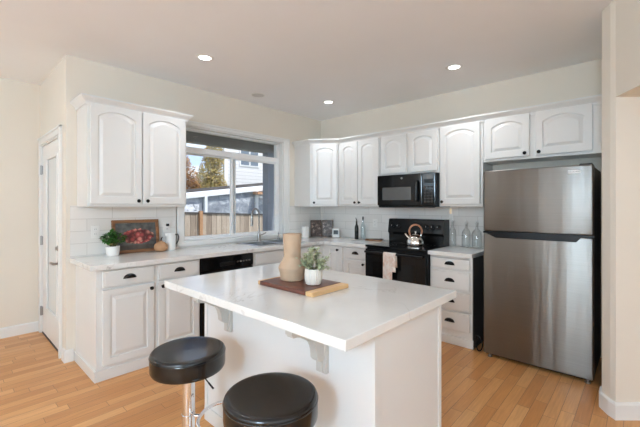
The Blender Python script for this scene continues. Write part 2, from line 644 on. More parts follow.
# recess wall that carries the glazed door
DY0, DY1, DZ = 0.215, 1.075, 2.02
bm = new_bm()
box(bm, XL, XL + 0.14, 0.16, DY0, 0, CEIL)
box(bm, XL, XL + 0.14, DY1, 1.171, 0, CEIL)
box(bm, XL, XL + 0.14, DY0, DY1, DZ, CEIL)
box(bm, XL, XL + 0.001, 0.0, 0.16, 0, CEIL)
box(bm, XL + 0.09, XL + 0.14, DY0, DY1, 0, DZ)
struct('wall_side', bm, 'wall_paint', label='cream wall holding the glazed door')
struct('wall_left', box(new_bm(), -7.9, XL + 0.14, 1.171, 1.33, 0, CEIL), 'wall_paint', label='cream wall at far left past the door')
# walls behind and left of the camera
struct('wall_outer', box(new_bm(), -7.9, -7.76, -6.9, 1.33, 0, CEIL), 'wall_paint')
struct('wall_front', box(new_bm(), -7.9, 0.15, -6.9, -6.76, 0, CEIL), 'wall_paint')
# wall end beside the fridge: a bull-nosed corner, then a wall turning away under a soffit
P1 = (-1.106, -3.595)
lower = [(0.0, -3.515), (-0.975, -3.515), (-1.0, -3.518), (-1.075, -3.565), P1, (-0.385, -4.38), (-0.385, -6.76), (0.15, -6.76), (0.15, -3.515)]
upper = [P1, (-1.106 - 0.60, -3.595 - 0.362), (-1.0, -4.6), (-0.385, -4.6), (-0.385, -4.38)]
bm = new_bm()
prism(bm, lower, 'z', 0, CEIL)
prism(bm, upper, 'z', 2.075, CEIL)
struct('wall_end', bm, 'wall_paint', label='cream wall end right of the fridge')
bb_prof = [(0.0, 0.0), (0.016, 0.0), (0.016, 0.095), (0.010, 0.105), (0.0, 0.108)]
struct('baseboard_right', sweep(new_bm(), [(-0.9, -3.515), (-0.975, -3.515), (-1.0, -3.518), (-1.075, -3.565), P1, (-0.385, -4.38)], bb_prof),
       'trim_paint', label='white baseboard right of the fridge')
struct('baseboard_left', sweep(new_bm(), [(XL, 1.171), (-7.7, 1.171)][::-1], bb_prof), 'trim_paint', label='white baseboard on far left wall')
struct('baseboard_corner', sweep(new_bm(), [(XL, 0.09), (XL, 0.0), (-3.252, 0.0)], bb_prof), 'trim_paint', label='white baseboard on the corner left of the base cabinet')

# backsplash tiles
bm = new_bm()
box(bm, XL + 0.03, WX0 - 0.09, -0.008, 0.0, 0.915, 1.375)
box(bm, WX0 - 0.09, WX1 + 0.11, -0.008, 0.0, 0.915, 0.932)
box(bm, WX1 + 0.11, -0.008, -0.008, 0.0, 0.915, 1.375)
struct('trim_1', bm, 'tile_x', label='white tile backsplash on the window wall')
struct('trim_2', box(new_bm(), -0.008, 0.0, -2.53, 0.0, 0.915, 1.375), 'tile_y', label='white tile backsplash behind the range')

# window casing
bm = new_bm()
cw = 0.082
ct_, cr_ = 0.052, 0.105
def casing(bm, x0, x1, z0, z1):
    box(bm, x0, x1, -0.018, 0.0, z0, z1, 0.004)
box(bm, WX1, WX1 + cr_, -0.018, 0, WZ0 - 0.03, WZ1, 0.003); box(bm, WX1 + cr_ - 0.02, WX1 + cr_, -0.026, 0, WZ0 - 0.03, WZ1 + ct_, 0.004)
box(bm, WX0 - cw, WX0, -0.018, 0, WZ0 - 0.03, WZ1, 0.003); box(bm, WX0 - cw, WX0 - cw + 0.02, -0.026, 0, WZ0 - 0.03, WZ1 + ct_, 0.004)
box(bm, WX0 - cw, WX1 + cr_, -0.018, 0, WZ1, WZ1 + ct_, 0.003); box(bm, WX0 - cw, WX1 + cr_, -0.026, 0, WZ1 + ct_ - 0.02, WZ1 + ct_, 0.004)
# jamb lining and stool
box(bm, WX0, WX0 + 0.012, 0, 0.10, WZ0, WZ1); box(bm, WX1 - 0.012, WX1, 0, 0.10, WZ0, WZ1)
box(bm, WX0, WX1, 0, 0.10, WZ1 - 0.012, WZ1)
box(bm, WX0 - cw, WX1 + cr_, -0.030, 0.10, WZ0 - 0.034, WZ0 + 0.012, 0.004)
struct('trim_3', bm, 'trim_paint', label='white casing and sill around the kitchen window')
# the window unit
wroot = thing('window_1', 'white vinyl window with transom over two sliding panes above the sink', None)
del wroot['label']
wroot['kind'] = 'structure'
wroot['label'] = 'white vinyl window with a transom over two sliding panes'
fx0, fx1, fz0, fz1 = WX0 + 0.012, WX1 - 0.012, WZ0 + 0.012, WZ1 - 0.012
bm = new_bm()
fw = 0.030
box(bm, fx0, fx0 + fw, 0.07, 0.15, fz0, fz1, 0.004); box(bm, fx1 - fw, fx1, 0.07, 0.15, fz0, fz1, 0.004)
box(bm, fx0, fx1, 0.07, 0.15, fz0, fz0 + fw, 0.004); box(bm, fx0, fx1, 0.07, 0.15, fz1 - 0.018, fz1, 0.004)
box(bm, fx0, fx1, 0.065, 0.15, 1.975, 2.046, 0.006)
obj('frame', bm, 'vinyl', wroot)
def sash(x0, x1, y0, y1, z0, z1, w, name):
    bm = new_bm()
    box(bm, x0, x0 + w, y0, y1, z0, z1, 0.004); box(bm, x1 - w, x1, y0, y1, z0, z1, 0.004)
    box(bm, x0 + w, x1 - w, y0, y1, z0, z0 + w, 0.004); box(bm, x0 + w, x1 - w, y0, y1, z1 - w * 0.6, z1, 0.004)
    o = obj(name, bm, 'vinyl', wroot)
    obj('pane', box(new_bm(), x0 + w - 0.004, x1 - w + 0.004, (y0 + y1) / 2 - 0.002, (y0 + y1) / 2 + 0.002, z0 + w - 0.004, z1 - w * 0.6 + 0.004), 'pane', o)
sash(fx0 + fw - 0.006, -1.485, 0.112, 0.142, fz0 + 0.012, 1.98, 0.030, 'sash')
sash(-1.580, fx1 - fw + 0.006, 0.078, 0.108, fz0 + 0.012, 1.98, 0.036, 'sash')
obj('transom_pane', box(new_bm(), fx0 + 0.03, fx1 - 0.03, 0.10, 0.104, 2.04, fz1 - 0.012), 'pane', wroot)

# glazed door in the recess
droot = thing('door_1', None, None, (XL, 0, 0))
droot['kind'] = 'structure'
droot['label'] = 'white door with a tall frosted glass pane'
gy0, gy1, gz0, gz1 = 0.37, 0.86, 0.30, 1.86
sx0, sx1 = 0.008, 0.046
bm = new_bm()
y0, y1 = DY0 + 0.012, DY1 - 0.012
box(bm, sx0, sx1, y0, gy0, 0.014, DZ - 0.01, 0.003); box(bm, sx0, sx1, gy1, y1, 0.014, DZ - 0.01, 0.003)
box(bm, sx0, sx1, gy0, gy1, 0.014, gz0, 0.003); box(bm, sx0, sx1, gy0, gy1, gz1, DZ - 0.01, 0.003)
obj('panel', bm, 'trim_paint', droot)
bm = new_bm()
for a in ((gy0 - 0.02, gy0 + 0.012, gz0 - 0.02, gz1 + 0.02), (gy1 - 0.012, gy1 + 0.02, gz0 - 0.02, gz1 + 0.02)):
    box(bm, sx0 - 0.008, sx0 + 0.01, a[0], a[1], a[2], a[3], 0.004)
for a in ((gz0 - 0.02, gz0 + 0.012), (gz1 - 0.012, gz1 + 0.02)):
    box(bm, sx0 - 0.008, sx0 + 0.01, gy0, gy1, a[0], a[1], 0.004)
obj('glazing_bead', bm, 'trim_paint', droot)
obj('pane', box(new_bm(), sx0 + 0.012, sx0 + 0.018, gy0, gy1, gz0, gz1), 'frosted_glass', droot)
bm = new_bm()
lathe(bm, [(0.0, 0.0), (0.026, 0.0), (0.026, 0.010), (0.012, 0.014), (0.011, 0.05), (0.0, 0.052)], 0.285, 0.835, 20, axis='x', c0=sx0)
for v in bm.verts: v.co.x = sx0 - (v.co.x - sx0)
tube(bm, [(sx0 - 0.045, 0.28, 0.835), (sx0 - 0.055, 0.31, 0.838), (sx0 - 0.055, 0.35, 0.842), (sx0 - 0.05, 0.40, 0.832)], [0.013, 0.013, 0.012, 0.009], 8)
obj('lever_handle', bm, 'nickel', droot, True)
bm = new_bm()
lathe(bm, [(0.0, 0.0), (0.028, 0.0), (0.028, 0.012), (0.02, 0.02), (0.0, 0.02)], 0.285, 0.978, 20, axis='x', c0=sx0)
for v in bm.verts: v.co.x = sx0 - (v.co.x - sx0)
box(bm, sx0 - 0.034, sx0 - 0.018, 0.279, 0.291, 0.960, 0.996, 0.003)
obj('deadbolt', bm, 'nickel', droot, True)
obj('door_gap_shade', box(new_bm(), 0.002, 0.05, DY0, DY1, 0.0, 0.010, 0.002), 'charcoal', droot)['label'] = 'dark strip in place of the shadow under the door'  # charcoal strip stands in for the shadow gap below the door
for hz in (0.24, 1.0, 1.76):
    bm = new_bm()
    tube(bm, [(-0.004, DY1 - 0.006, hz - 0.05), (-0.004, DY1 - 0.006, hz + 0.05)], 0.009, 10)
    box(bm, -0.002, 0.012, DY1 - 0.035, DY1 + 0.012, hz - 0.045, hz + 0.045)
    obj('hinge', bm, 'nickel', droot, True)
bm = new_bm()
dcw = 0.072
for (a, b) in ((DY0 - dcw - 0.01, DY0 - 0.01), (DY1 + 0.005, DY1 + 0.06)):
    box(bm, XL - 0.018, XL, a, b, 0, DZ + dcw + 0.01, 0.004)
box(bm, XL - 0.018, XL, DY0 - 0.01, DY1 + 0.005, DZ + 0.01, DZ + dcw + 0.01, 0.004)
box(bm, XL - 0.026, XL, DY0 - dcw - 0.012, DY0 - dcw + 0.008, 0, DZ + dcw + 0.012, 0.004)
box(bm, XL - 0.026, XL, DY0 - dcw - 0.012, DY1 + 0.06, DZ + dcw - 0.008, DZ + dcw + 0.012, 0.004)
box(bm, XL - 0.001, XL + 0.09, DY0 - 0.012, DY0 + 0.008, 0, DZ + 0.012); box(bm, XL - 0.001, XL + 0.09, DY1 - 0.008, DY1 + 0.01, 0, DZ + 0.012)
box(bm, XL - 0.001, XL + 0.09, DY0, DY1, DZ - 0.006, DZ + 0.012)
struct('trim_4', bm, 'trim_paint', label='white casing around the glazed door')

# ================================================================== cabinets
def rect_loop(x0, x1, z0, z1, xs):
    return [(x0, z0), (x1, z0), (x1, z1)] + [(x, z1) for x in xs] + [(x0, z1)]

def arch_loop(x0, x1, z0, z1, h, k):
    """bottom-left, bottom-right, right shoulder, arc right-to-left, left shoulder"""
    zs = z1 - h
    pts = [(x0, z0), (x1, z0), (x1, zs)]
    for i in range(1, k):
        t = i / k
        x = x1 + (x0 - x1) * t
        s = sin(pi * t)
        pts.append((x, zs + h * (0.10 + 0.90 * (1 - (2 * t - 1) ** 2))))
    pts.append((x0, zs))
    return pts

def panel_slab(bm, x0, x1, z0, z1, yb, t=0.02, stile=0.055, rail=0.06, arch=0.0, flat=False, k=14):
    """raised-panel slab; back at y=yb, front at y=yb-t"""
    loops = []
    m = 0.004
    aw0 = lambda d: arch_loop(x0 + stile + d, x1 - stile - d, z0 + rail + d, z1 - rail * 0.80 - d, arch, k)
    axs = [p[0] for p in aw0(0)[3:-1]]
    rl = lambda d: rect_loop(x0 + d, x1 - d, z0 + d, z1 - d, axs)
    loops.append((rl(0), yb))
    loops.append((rl(0), yb - t + m))
    loops.append((rl(m), yb - t))
    if not flat:
        loops.append((aw0(0), yb - t))
        loops.append((aw0(0.002), yb - t + 0.012))
        loops.append((aw0(0.011), yb - t + 0.012))
        loops.append((aw0(0.038), yb - t + 0.001))
    V = [[bm.verts.new((p[0], y, p[1])) for p in L] for L, y in loops]
    fs = []
    q = len(V[0])
    for A, B in zip(V, V[1:]):
        for i in range(q):
            fs.append(bm.faces.new((A[i], A[(i + 1) % q], B[(i + 1) % q], B[i])))
    fs.append(bm.faces.new(V[-1])); fs.append(bm.faces.new(V[0][::-1]))
    bmesh.ops.recalc_face_normals(bm, faces=fs)
    return bm

def knob(parent, x, z, yf):
    bm = new_bm()
    lathe(bm, [(0.009, 0), (0.0075, 0.004), (0.0065, 0.012), (0.014, 0.018), (0.0165, 0.023), (0.014, 0.028), (0.006, 0.031), (0.0, 0.0312)], x, z, 16, axis='y', c0=yf)
    return obj('knob', bm, 'black_metal', parent, True)

def cup_pull(parent, x, z, yf):
    bm = new_bm()
    a, b, c = 0.047, 0.034, 0.026
    nu, nv = 14, 6
    grid = []
    for j in range(nv + 1):
        ph = (pi / 2) * j / nv
        row = []
        for i in range(nu + 1):
            th = pi * i / nu
            row.append(bm.verts.new((x + a * cos(th) * cos(ph) , yf - c * sin(ph) * (0.35 + 0.65 * sin(th)) - 0.002, z - 0.012 + b * sin(th) * (0.55 + 0.45 * cos(ph)))))
        grid.append(row)
    fs = []
    for j in range(nv):
        for i in range(nu):
            try:
                fs.append(bm.faces.new((grid[j][i], grid[j][i + 1], grid[j + 1][i + 1], grid[j + 1][i])))
            except ValueError:
                pass
    bmesh.ops.recalc_face_normals(bm, faces=fs)
    prism(bm, [(x + (a + 0.004) * cos(pi * i / 16), z - 0.013 + (b + 0.004) * sin(pi * i / 16)) for i in range(17)], 'y', yf, yf - 0.003)
    return obj('cup_pull', bm, 'black_metal', parent, True)

def door(root, x0, x1, z0, z1, yb, arch=0.0, kn=None, rail=0.06, stile=0.055, mat='white_paint'):
    d = obj('door', panel_slab(new_bm(), x0, x1, z0, z1, yb - 0.003, 0.021, stile, rail, arch), mat, root)
    if kn: knob(d, kn[0], kn[1], yb - 0.024)
    return d

def drawer(root, x0, x1, z0, z1, yb, pull=True, mat='white_paint'):
    bm = new_bm()
    panel_slab(bm, x0, x1, z0, z1, yb - 0.003, 0.018, flat=True)
    # routed edge: a raised field on the slab
    box(bm, x0 + 0.016, x1 - 0.016, yb - 0.023, yb - 0.018, z0 + 0.016, z1 - 0.016, 0.0025)
    d = obj('drawer', bm, mat, root)
    if pull: cup_pull(d, (x0 + x1) / 2, (z0 + z1) / 2, yb - 0.022)
    return d

crown_prof = [(0.0, 2.225), (0.012, 2.225), (0.014, 2.240), (0.022, 2.252), (0.040, 2.268), (0.046, 2.276), (0.050, 2.280), (0.050, 2.294), (0.0, 2.294)]
G_UP, G_LOW = 'wall cabinets', 'base cabinets'
UD = 0.312          # carcass depth of the wall cabinets
# --- wall cabinet left of the window
r = thing('wall_cabinet', 'white two-door arched wall cabinet left of the window', 'cabinet', (-3.225, -0.001, 0), 0, G_UP)
w = 0.865
obj('carcass', box(new_bm(), 0, w, -UD, 0, 1.366, 2.285, 0.002), 'white_paint', r)
door(r, 0.020, 0.430, 1.39, 2.236, -UD, 0.052, (0.395, 1.418))
door(r, 0.440, 0.846, 1.39, 2.236, -UD, 0.052, (0.474, 1.418))
obj('crown', sweep(new_bm(), [(0, 0), (0, -UD), (w, -UD), (w, 0)], crown_prof), 'white_paint', r)

# --- diagonal corner wall cabinet
pA, pB = Vector((-0.565, -0.315)), Vector((-0.335, -0.625))
ang = math.atan2(pB.y - pA.y, pB.x - pA.x)
r = thing('corner_wall_cabinet', 'white single-door wall cabinet set diagonally in the corner', 'cabinet', (pA.x, pA.y, 0), ang, G_UP)
def loc2(p):
    d = Vector(p) - pA
    return (d.x * cos(-ang) - d.y * sin(-ang), d.x * sin(-ang) + d.y * cos(-ang))
outline = [loc2(p) for p in ((-0.002, -0.002), (-0.565, -0.002), tuple(pA), tuple(pB), (-0.002, -0.625))]
obj('carcass', prism(new_bm(), outline, 'z', 1.366, 2.285), 'white_paint', r)
dl = (pB - pA).length
door(r, 0.034, dl - 0.012, 1.39, 2.222, -0.001, 0.040, (0.062, 1.418), stile=0.05)

def range_cab(name, label, yl, yr, z0, depth=UD, ztop=2.285):
    r = thing(name, label, 'cabinet', (-0.001, yl, 0), RANGE_ROT, G_UP)
    w = yl - yr
    obj('carcass', box(new_bm(), 0.001, w - 0.001, -depth, 0, z0, ztop, 0.002), 'white_paint', r)
    return r, w
r, w = range_cab('wall_cabinet', 'tall white two-door wall cabinet between the corner and the microwave', -0.627, -1.300, 1.366)
door(r, 0.030, 0.330, 1.39, 2.222, -UD, 0.042, (0.300, 1.418))
door(r, 0.342, 0.660, 1.39, 2.222, -UD, 0.042, (0.372, 1.418))
r, w = range_cab('wall_cabinet', 'short white two-door wall cabinet directly above the microwave', -1.302, -2.064, 1.742)
door(r, 0.018, 0.366, 1.765, 2.222, -UD, 0.045)
door(r, 0.402, 0.748, 1.765, 2.222, -UD, 0.045)
r, w = range_cab('wall_cabinet', 'tall white single-door wall cabinet between microwave and fridge', -2.066, -2.526, 1.366)
door(r, 0.018, 0.436, 1.39, 2.232, -UD, 0.05, (0.045, 1.418))
r, w = range_cab('wall_cabinet', 'wide white two-door wall cabinet above the fridge', -2.528, -3.505, 1.815)
door(r, 0.026, 0.415, 1.840, 2.238, -UD, 0.05, (0.380, 1.868))
door(r, 0.465, 0.882, 1.840, 2.238, -UD, 0.05, (0.495, 1.868))
# crown along the run
bm = sweep(new_bm(), [(-0.566, -0.001), (-0.566, -0.316), (-0.3345, -0.628), (-0.3145, -0.66), (-0.3145, -3.512)], crown_prof)
tag(obj('crown_molding', bm, 'white_paint'), 'long white crown molding running above the range wall cabinets', 'molding')

# --- base cabinets
BD = 0.598
def base_kick(root, x0, x1, d=BD):
    bm = new_bm()
    box(bm, x0, x1, -d - 0.012, -d + 0.012, 0, 0.085, 0.004)
    return obj('toe_kick', bm, 'white_paint', root)
r = thing('base_cabinet', 'white base cabinet with two drawers over two doors left of the dishwasher', 'cabinet', (-3.235, -0.001, 0), 0, G_LOW)
obj('carcass', box(new_bm(), 0, 0.868, -BD, 0, 0.0, 0.873, 0.002), 'white_paint', r)
bm = new_bm()
box(bm, -0.013, 0.0, -BD - 0.012, 0, 0, 0.085, 0.003); box(bm, 0.0, 0.868, -BD - 0.012, -BD, 0, 0.085, 0.003)
obj('base_molding', bm, 'white_paint', r)
for a, b, kx in ((0.040, 0.436, 0.405), (0.470, 0.850, 0.502)):
    drawer(r, a, b, 0.728, 0.858, -BD)
    door(r, a, b, 0.112, 0.710, -BD, 0.0, (kx, 0.672), rail=0.058)
r = thing('base_cabinet', 'white sink base cabinet with a plain false front right of the dishwasher', 'cabinet', (-1.755, -0.001, 0), 0, G_LOW)
bm = new_bm()
box(bm, 0, 0.018, -BD, 0, 0.0, 0.873); box(bm, 0.887, 0.905, -BD, 0, 0.0, 0.873)
box(bm, 0.018, 0.887, -BD, -BD + 0.018, 0.0, 0.873); box(bm, 0.018, 0.887, -BD + 0.018, 0, 0.09, 0.11)
obj('carcass', bm, 'white_paint', r)
drawer(r, 0.03, 0.875, 0.728, 0.858, -BD, pull=False)
door(r, 0.03, 0.446, 0.112, 0.710, -BD, 0, (0.416, 0.672)); door(r, 0.459, 0.875, 0.112, 0.710, -BD, 0, (0.489, 0.672))
base_kick(r, 0, 0.905)
# corner base (fills both runs)
r = thing('corner_base_cabinet', 'white corner base cabinet with one door each way under the worktop', 'cabinet', (-0.001, -0.001, 0), RANGE_ROT, G_LOW)
bm = new_bm()
# local x = -Y, local y = X
prism(bm, [(0, 0), (0.953, 0), (0.953, -BD), (0.60, -BD), (0.60, -0.846), (0, -0.846)], 'z', 0, 0.873)
obj('carcass', bm, 'white_paint', r)
door(r, 0.665, 0.932, 0.112, 0.858, -BD, 0, (0.868, 0.815))
bm = new_bm()
panel_slab(bm, -0.838, -0.675, 0.112, 0.858, -BD - 0.001, stile=0.035)
d2 = obj('door', bm, 'white_paint', r, rot=(0, 0, pi / 2))
knob(d2, -0.820, 0.815, -BD - 0.021)
r = thing('base_cabinet', 'narrow white base cabinet with one drawer over a door left of the range', 'cabinet', (-0.001, -0.957, 0), RANGE_ROT, G_LOW)
obj('carcass', box(new_bm(), 0, 0.368, -BD, 0, 0.0, 0.873, 0.002), 'white_paint', r)
drawer(r, 0.018, 0.345, 0.728, 0.858, -BD)
door(r, 0.018, 0.345, 0.112, 0.710, -BD, 0, (0.310, 0.672))
base_kick(r, 0, 0.368)
# four-drawer unit right of the range
r = thing('drawer_cabinet', 'white four-drawer base cabinet between the range and the fridge', 'cabinet', (-0.001, -2.094, 0), RANGE_ROT, G_LOW)
obj('carcass', box(new_bm(), 0, 0.428, -BD, 0, 0.0, 0.873, 0.002), 'white_paint', r)
obj('shade_panel', box(new_bm(), 0.4285, 0.436, -BD, 0, 0.0, 0.872), 'charcoal', r)['label'] = 'side panel darkened to hold the shade of the gap'  # charcoal colour carries the shade of the narrow gap beside the fridge
for z0, z1 in ((0.748, 0.852), (0.543, 0.724), (0.343, 0.522), (0.150, 0.322)):
    drawer(r, 0.018, 0.408, z0, z1, -BD)
obj('pull_out_board', box(new_bm(), 0.022, 0.404, -BD - 0.024, -BD, 0.857, 0.869, 0.002), 'white_paint', r)
base_kick(r, 0, 0.436)

# --- worktops
SX0, SX1, SY0, SY1 = -1.60, -0.86, -0.535, -0.06      # sink rim
TZ0, TZ1 = 0.875, 0.915
cx0, cx1, cy0, cy1 = SX0 + 0.02, SX1 - 0.02, SY0 + 0.02, SY1 - 0.02
bm = new_bm()
box(bm, -3.284, cx0, -0.655, -0.009, TZ0, TZ1, 0.003)
box(bm, cx0 - 0.001, cx1 + 0.001, -0.655, cy0, TZ0, TZ1, 0.003)
box(bm, cx0 - 0.001, cx1 + 0.001, cy1, -0.009, TZ0, TZ1, 0.003)
box(bm, cx1, -0.009, -0.655, -0.009, TZ0, TZ1, 0.003)
box(bm, -0.655, -0.009, -1.326, -0.654, TZ0, TZ1, 0.003)
tag(obj('worktop', bm, 'quartz'), 'long white quartz worktop turning the corner under the window', 'worktop')
bm = new_bm()
box(bm, -0.655, -0.009, -2.536, -2.094, TZ0, TZ1, 0.003)
tag(obj('worktop', bm, 'quartz'), 'short white quartz worktop between the range and the fridge', 'worktop')

# --- dishwasher
r = thing('dishwasher', 'black built-in dishwasher under the worktop left of the sink', 'dishwasher', (-2.361, -0.001, 0))
obj('tub', box(new_bm(), 0.003, 0.598, -0.58, 0, 0.0, 0.868), 'black_satin', r)
obj('door', box(new_bm(), 0.003, 0.598, -0.625, -0.58, 0.11, 0.735, 0.006), 'black_panel', r)
cp = obj('control_panel', box(new_bm(), 0.003, 0.598, -0.630, -0.58, 0.74, 0.866, 0.006), 'black_gloss', r)
bm = new_bm()
box(bm, 0.19, 0.37, -0.638, -0.628, 0.772, 0.808, 0.004)
obj('handle_recess', bm, 'black_satin', cp)
for i in range(5):
    obj('button', box(new_bm(), 0.39 + 0.036 * i, 0.412 + 0.036 * i, -0.634, -0.628, 0.790, 0.804, 0.002), 'nickel', cp)
obj('toe_panel', box(new_bm(), 0.003, 0.598, -0.59, -0.575, 0.0, 0.105), 'black_satin', r)

# --- sink, tap, soap pump
r = thing('sink', 'stainless double-bowl drop-in sink under the window', 'sink', (0, 0, 0.915))
bm = new_bm()
box(bm, SX0, SX1, SY0, cy0 + 0.01, 0.0005, 0.008, 0.003); box(bm, SX0, SX1, SY1 - 0.075, SY1, 0.0005, 0.008, 0.003)
box(bm, SX0, cx0 + 0.01, SY0, SY1, 0.0005, 0.008, 0.003); box(bm, cx1 - 0.01, SX1, SY0, SY1, 0.0005, 0.008, 0.003)
xm = (SX0 + SX1) / 2
box(bm, xm - 0.02, xm + 0.02, SY0 + 0.02, SY1 - 0.06, -0.004, 0.006, 0.003)
obj('rim', bm, 'sink_steel', r)
def bowl(x0, x1, y0, y1, d):
    bm = new_bm()
    t = 0.002
    box(bm, x0, x1, y0, y1, -d, -d + t); box(bm, x0, x0 + t, y0, y1, -d, 0.003); box(bm, x1 - t, x1, y0, y1, -d, 0.003)
    box(bm, x0, x1, y0, y0 + t, -d, 0.003); box(bm, x0, x1, y1 - t, y1, -d, 0.003)
    lathe(bm, [(0.0, -d + t), (0.045, -d + t), (0.04, -d + 0.005), (0.0, -d + 0.003)], (x0 + x1) / 2, (y0 + y1) / 2, 20)
    obj('bowl', bm, 'sink_steel', r)
bowl(SX0 + 0.024, xm - 0.015, SY0 + 0.024, SY1 - 0.07, 0.17)
bowl(xm + 0.015, SX1 - 0.024, SY0 + 0.024, SY1 - 0.07, 0.17)
r = thing('faucet', 'brushed gooseneck tap standing behind the sink', 'tap', (-1.275, -0.095, 0.923))
bm = new_bm()
lathe(bm, [(0.030, 0), (0.030, 0.006), (0.024, 0.012), (0.020, 0.03), (0.019, 0.10), (0.015, 0.12), (0.0135, 0.125)], 0, 0, 20)
obj('body', bm, 'nickel', r, True)
bm = new_bm()
dx, dy = -0.93, -0.36
pts = [(0, 0, 0.12), (0, 0, 0.33)] + [((0.085 - 0.085 * cos(t)) * -dx * -1, (0.085 - 0.085 * cos(t)) * dy, 0.33 + 0.085 * sin(t)) for t in [pi * i / 12 for i in range(1, 13)]]
end = pts[-1]
pts += [(end[0], end[1], 0.27)]
tube(bm, pts, 0.012, 12)
tube(bm, [(end[0], end[1], 0.29), (end[0], end[1], 0.20)], 0.017, 12)
obj('spout', bm, 'nickel', r, True)
bm = new_bm()
tube(bm, [(0.015, 0, 0.075), (0.045, -0.01, 0.08), (0.10, -0.02, 0.105)], [0.009, 0.008, 0.006], 8)
obj('lever', bm, 'nickel', r, True)
r = thing('soap_pump', 'small brushed metal soap pump right of the tap', 'soap pump', (-0.955, -0.10, 0.923))
bm = new_bm()
lathe(bm, [(0.022, 0), (0.022, 0.006), (0.014, 0.014), (0.012, 0.045), (0.006, 0.05), (0.006, 0.075)], 0, 0, 16)
obj('base', bm, 'nickel', r, True)
bm = new_bm()
tube(bm, [(0.01, 0.01, 0.078), (-0.02, -0.03, 0.080), (-0.042, -0.062, 0.070)], [0.010, 0.007, 0.006], 8)
obj('nozzle', bm, 'nickel', r, True)

# ================================================================== range, microwave, fridge
r = thing('kitchen_range', 'black electric range with glass cooktop and towel on its door', 'stove', (-0.012, -1.330, 0), RANGE_ROT)
RW = 0.760
obj('body', box(new_bm(), 0.002, RW - 0.002, -0.635, 0, 0.02, 0.895, 0.003), 'black_satin', r)
ct = obj('cooktop', box(new_bm(), 0.001, RW - 0.001, -0.672, -0.14, 0.897, 0.922, 0.005), 'black_gloss', r)
for bx, by, br in ((0.20, -0.50, 0.105), (0.20, -0.26, 0.078), (0.56, -0.50, 0.078), (0.56, -0.27, 0.105)):
    bm = new_bm()
    for rr in (br, br * 0.62):
        lathe(bm, [(rr - 0.003, 0.9221), (rr, 0.9221), (rr, 0.9224), (rr - 0.003, 0.9224), (rr - 0.003, 0.9221)], bx, by, 40, False, False)
    obj('burner_ring', bm, 'charcoal', ct)
bgd = obj('backguard', prism(new_bm(), [(0.0, 0.895), (-0.150, 0.895), (-0.150, 1.02), (-0.175, 1.05), (-0.150, 1.205), (-0.135, 1.213), (0.0, 1.213)], 'x', 0.003, RW - 0.036), 'black_panel', r)
obj('display', prism(new_bm(), [(-0.172, 1.092), (-0.157, 1.168), (-0.155, 1.168), (-0.170, 1.092)], 'x', 0.245, 0.50), 'black_gloss', bgd)
for kx in (0.070, 0.150, 0.525, 0.595, 0.665):
    bm = new_bm()
    lathe(bm, [(0.027, 0), (0.027, 0.004), (0.021, 0.007), (0.019, 0.026), (0.016, 0.029), (0.0, 0.029)], kx, 0, 20, axis='y', c0=0)
    box(bm, kx - 0.005, kx + 0.005, -0.034, -0.026, -0.019, 0.019, 0.002)
    for v in bm.verts:
        y, z = v.co.y, v.co.z
        a = radians(9)
        v.co.y = y * cos(a) - z * -sin(a) - 0.1645
        v.co.z = y * -sin(a) * -1 + z * cos(a) + 1.125
    kb = obj('knob', bm, 'black_satin', bgd, True)
    obj('pointer', box(new_bm(), kx - 0.0018, kx + 0.0018, -0.2012, -0.1985, 1.122, 1.138), 'ceramic_white', kb)
od = obj('oven_door', box(new_bm(), 0.006, RW - 0.006, -0.675, -0.636, 0.215, 0.878, 0.006), 'black_panel', r)
obj('oven_window', box(new_bm(), 0.105, RW - 0.105, -0.678, -0.672, 0.36, 0.745, 0.002), 'black_gloss', od)
bm = new_bm()
tube(bm, [(0.03, -0.718, 0.848), (RW - 0.03, -0.718, 0.848)], 0.013, 12)
for hx in (0.045, RW - 0.045):
    tube(bm, [(hx, -0.67, 0.845), (hx, -0.718, 0.848)], 0.010, 10)
obj('handle', bm, 'black_satin', od, True)
obj('storage_drawer', box(new_bm(), 0.006, RW - 0.006, -0.668, -0.636, 0.035, 0.205, 0.006), 'black_panel', r)

# towel over the oven handle
r = thing('dish_towel', 'peach and white patterned towel hanging over the oven handle', 'towel', (-0.012, -1.330, 0), RANGE_ROT)
bm = new_bm()
def towel_pt(u, s):
    # u across 0..1, s along the fall 0..1 (front bottom -> over the bar -> back)
    x = 0.285 + 0.155 * u
    zb = 0.565 if u < 0.72 else 0.66
    wav = 0.006 * sin(u * 13) + 0.003 * sin(u * 29 + 1)
    if s < 0.7:
        t = s / 0.7
        z = zb + (0.848 - zb) * t
        y = -0.7345 + wav * (1 - 0.7 * t)
        x += 0.012 * (1 - t) * (0.5 - u) * -0.6
    elif s < 0.8:
        a = (s - 0.7) / 0.1 * pi
        y = -0.718 - 0.0155 * cos(a); z = 0.848 + 0.0155 * sin(a)
    else:
        t = (s - 0.8) / 0.2
        y = -0.7025 + 0.004 * t; z = 0.848 - 0.14 * t
    return (x, y, z)
nu, ns = 24, 36
g = [[bm.verts.new(towel_pt(i / nu, j / ns)) for i in range(nu + 1)] for j in range(ns + 1)]
for j in range(ns):
    for i in range(nu):
        bm.faces.new((g[j][i], g[j][i + 1], g[j + 1][i + 1], g[j + 1][i]))
tw = obj('cloth', bm, 'towel', r, True)
sm = tw.modifiers.new('thickness', 'SOLIDIFY'); sm.thickness = 0.003; sm.offset = 0

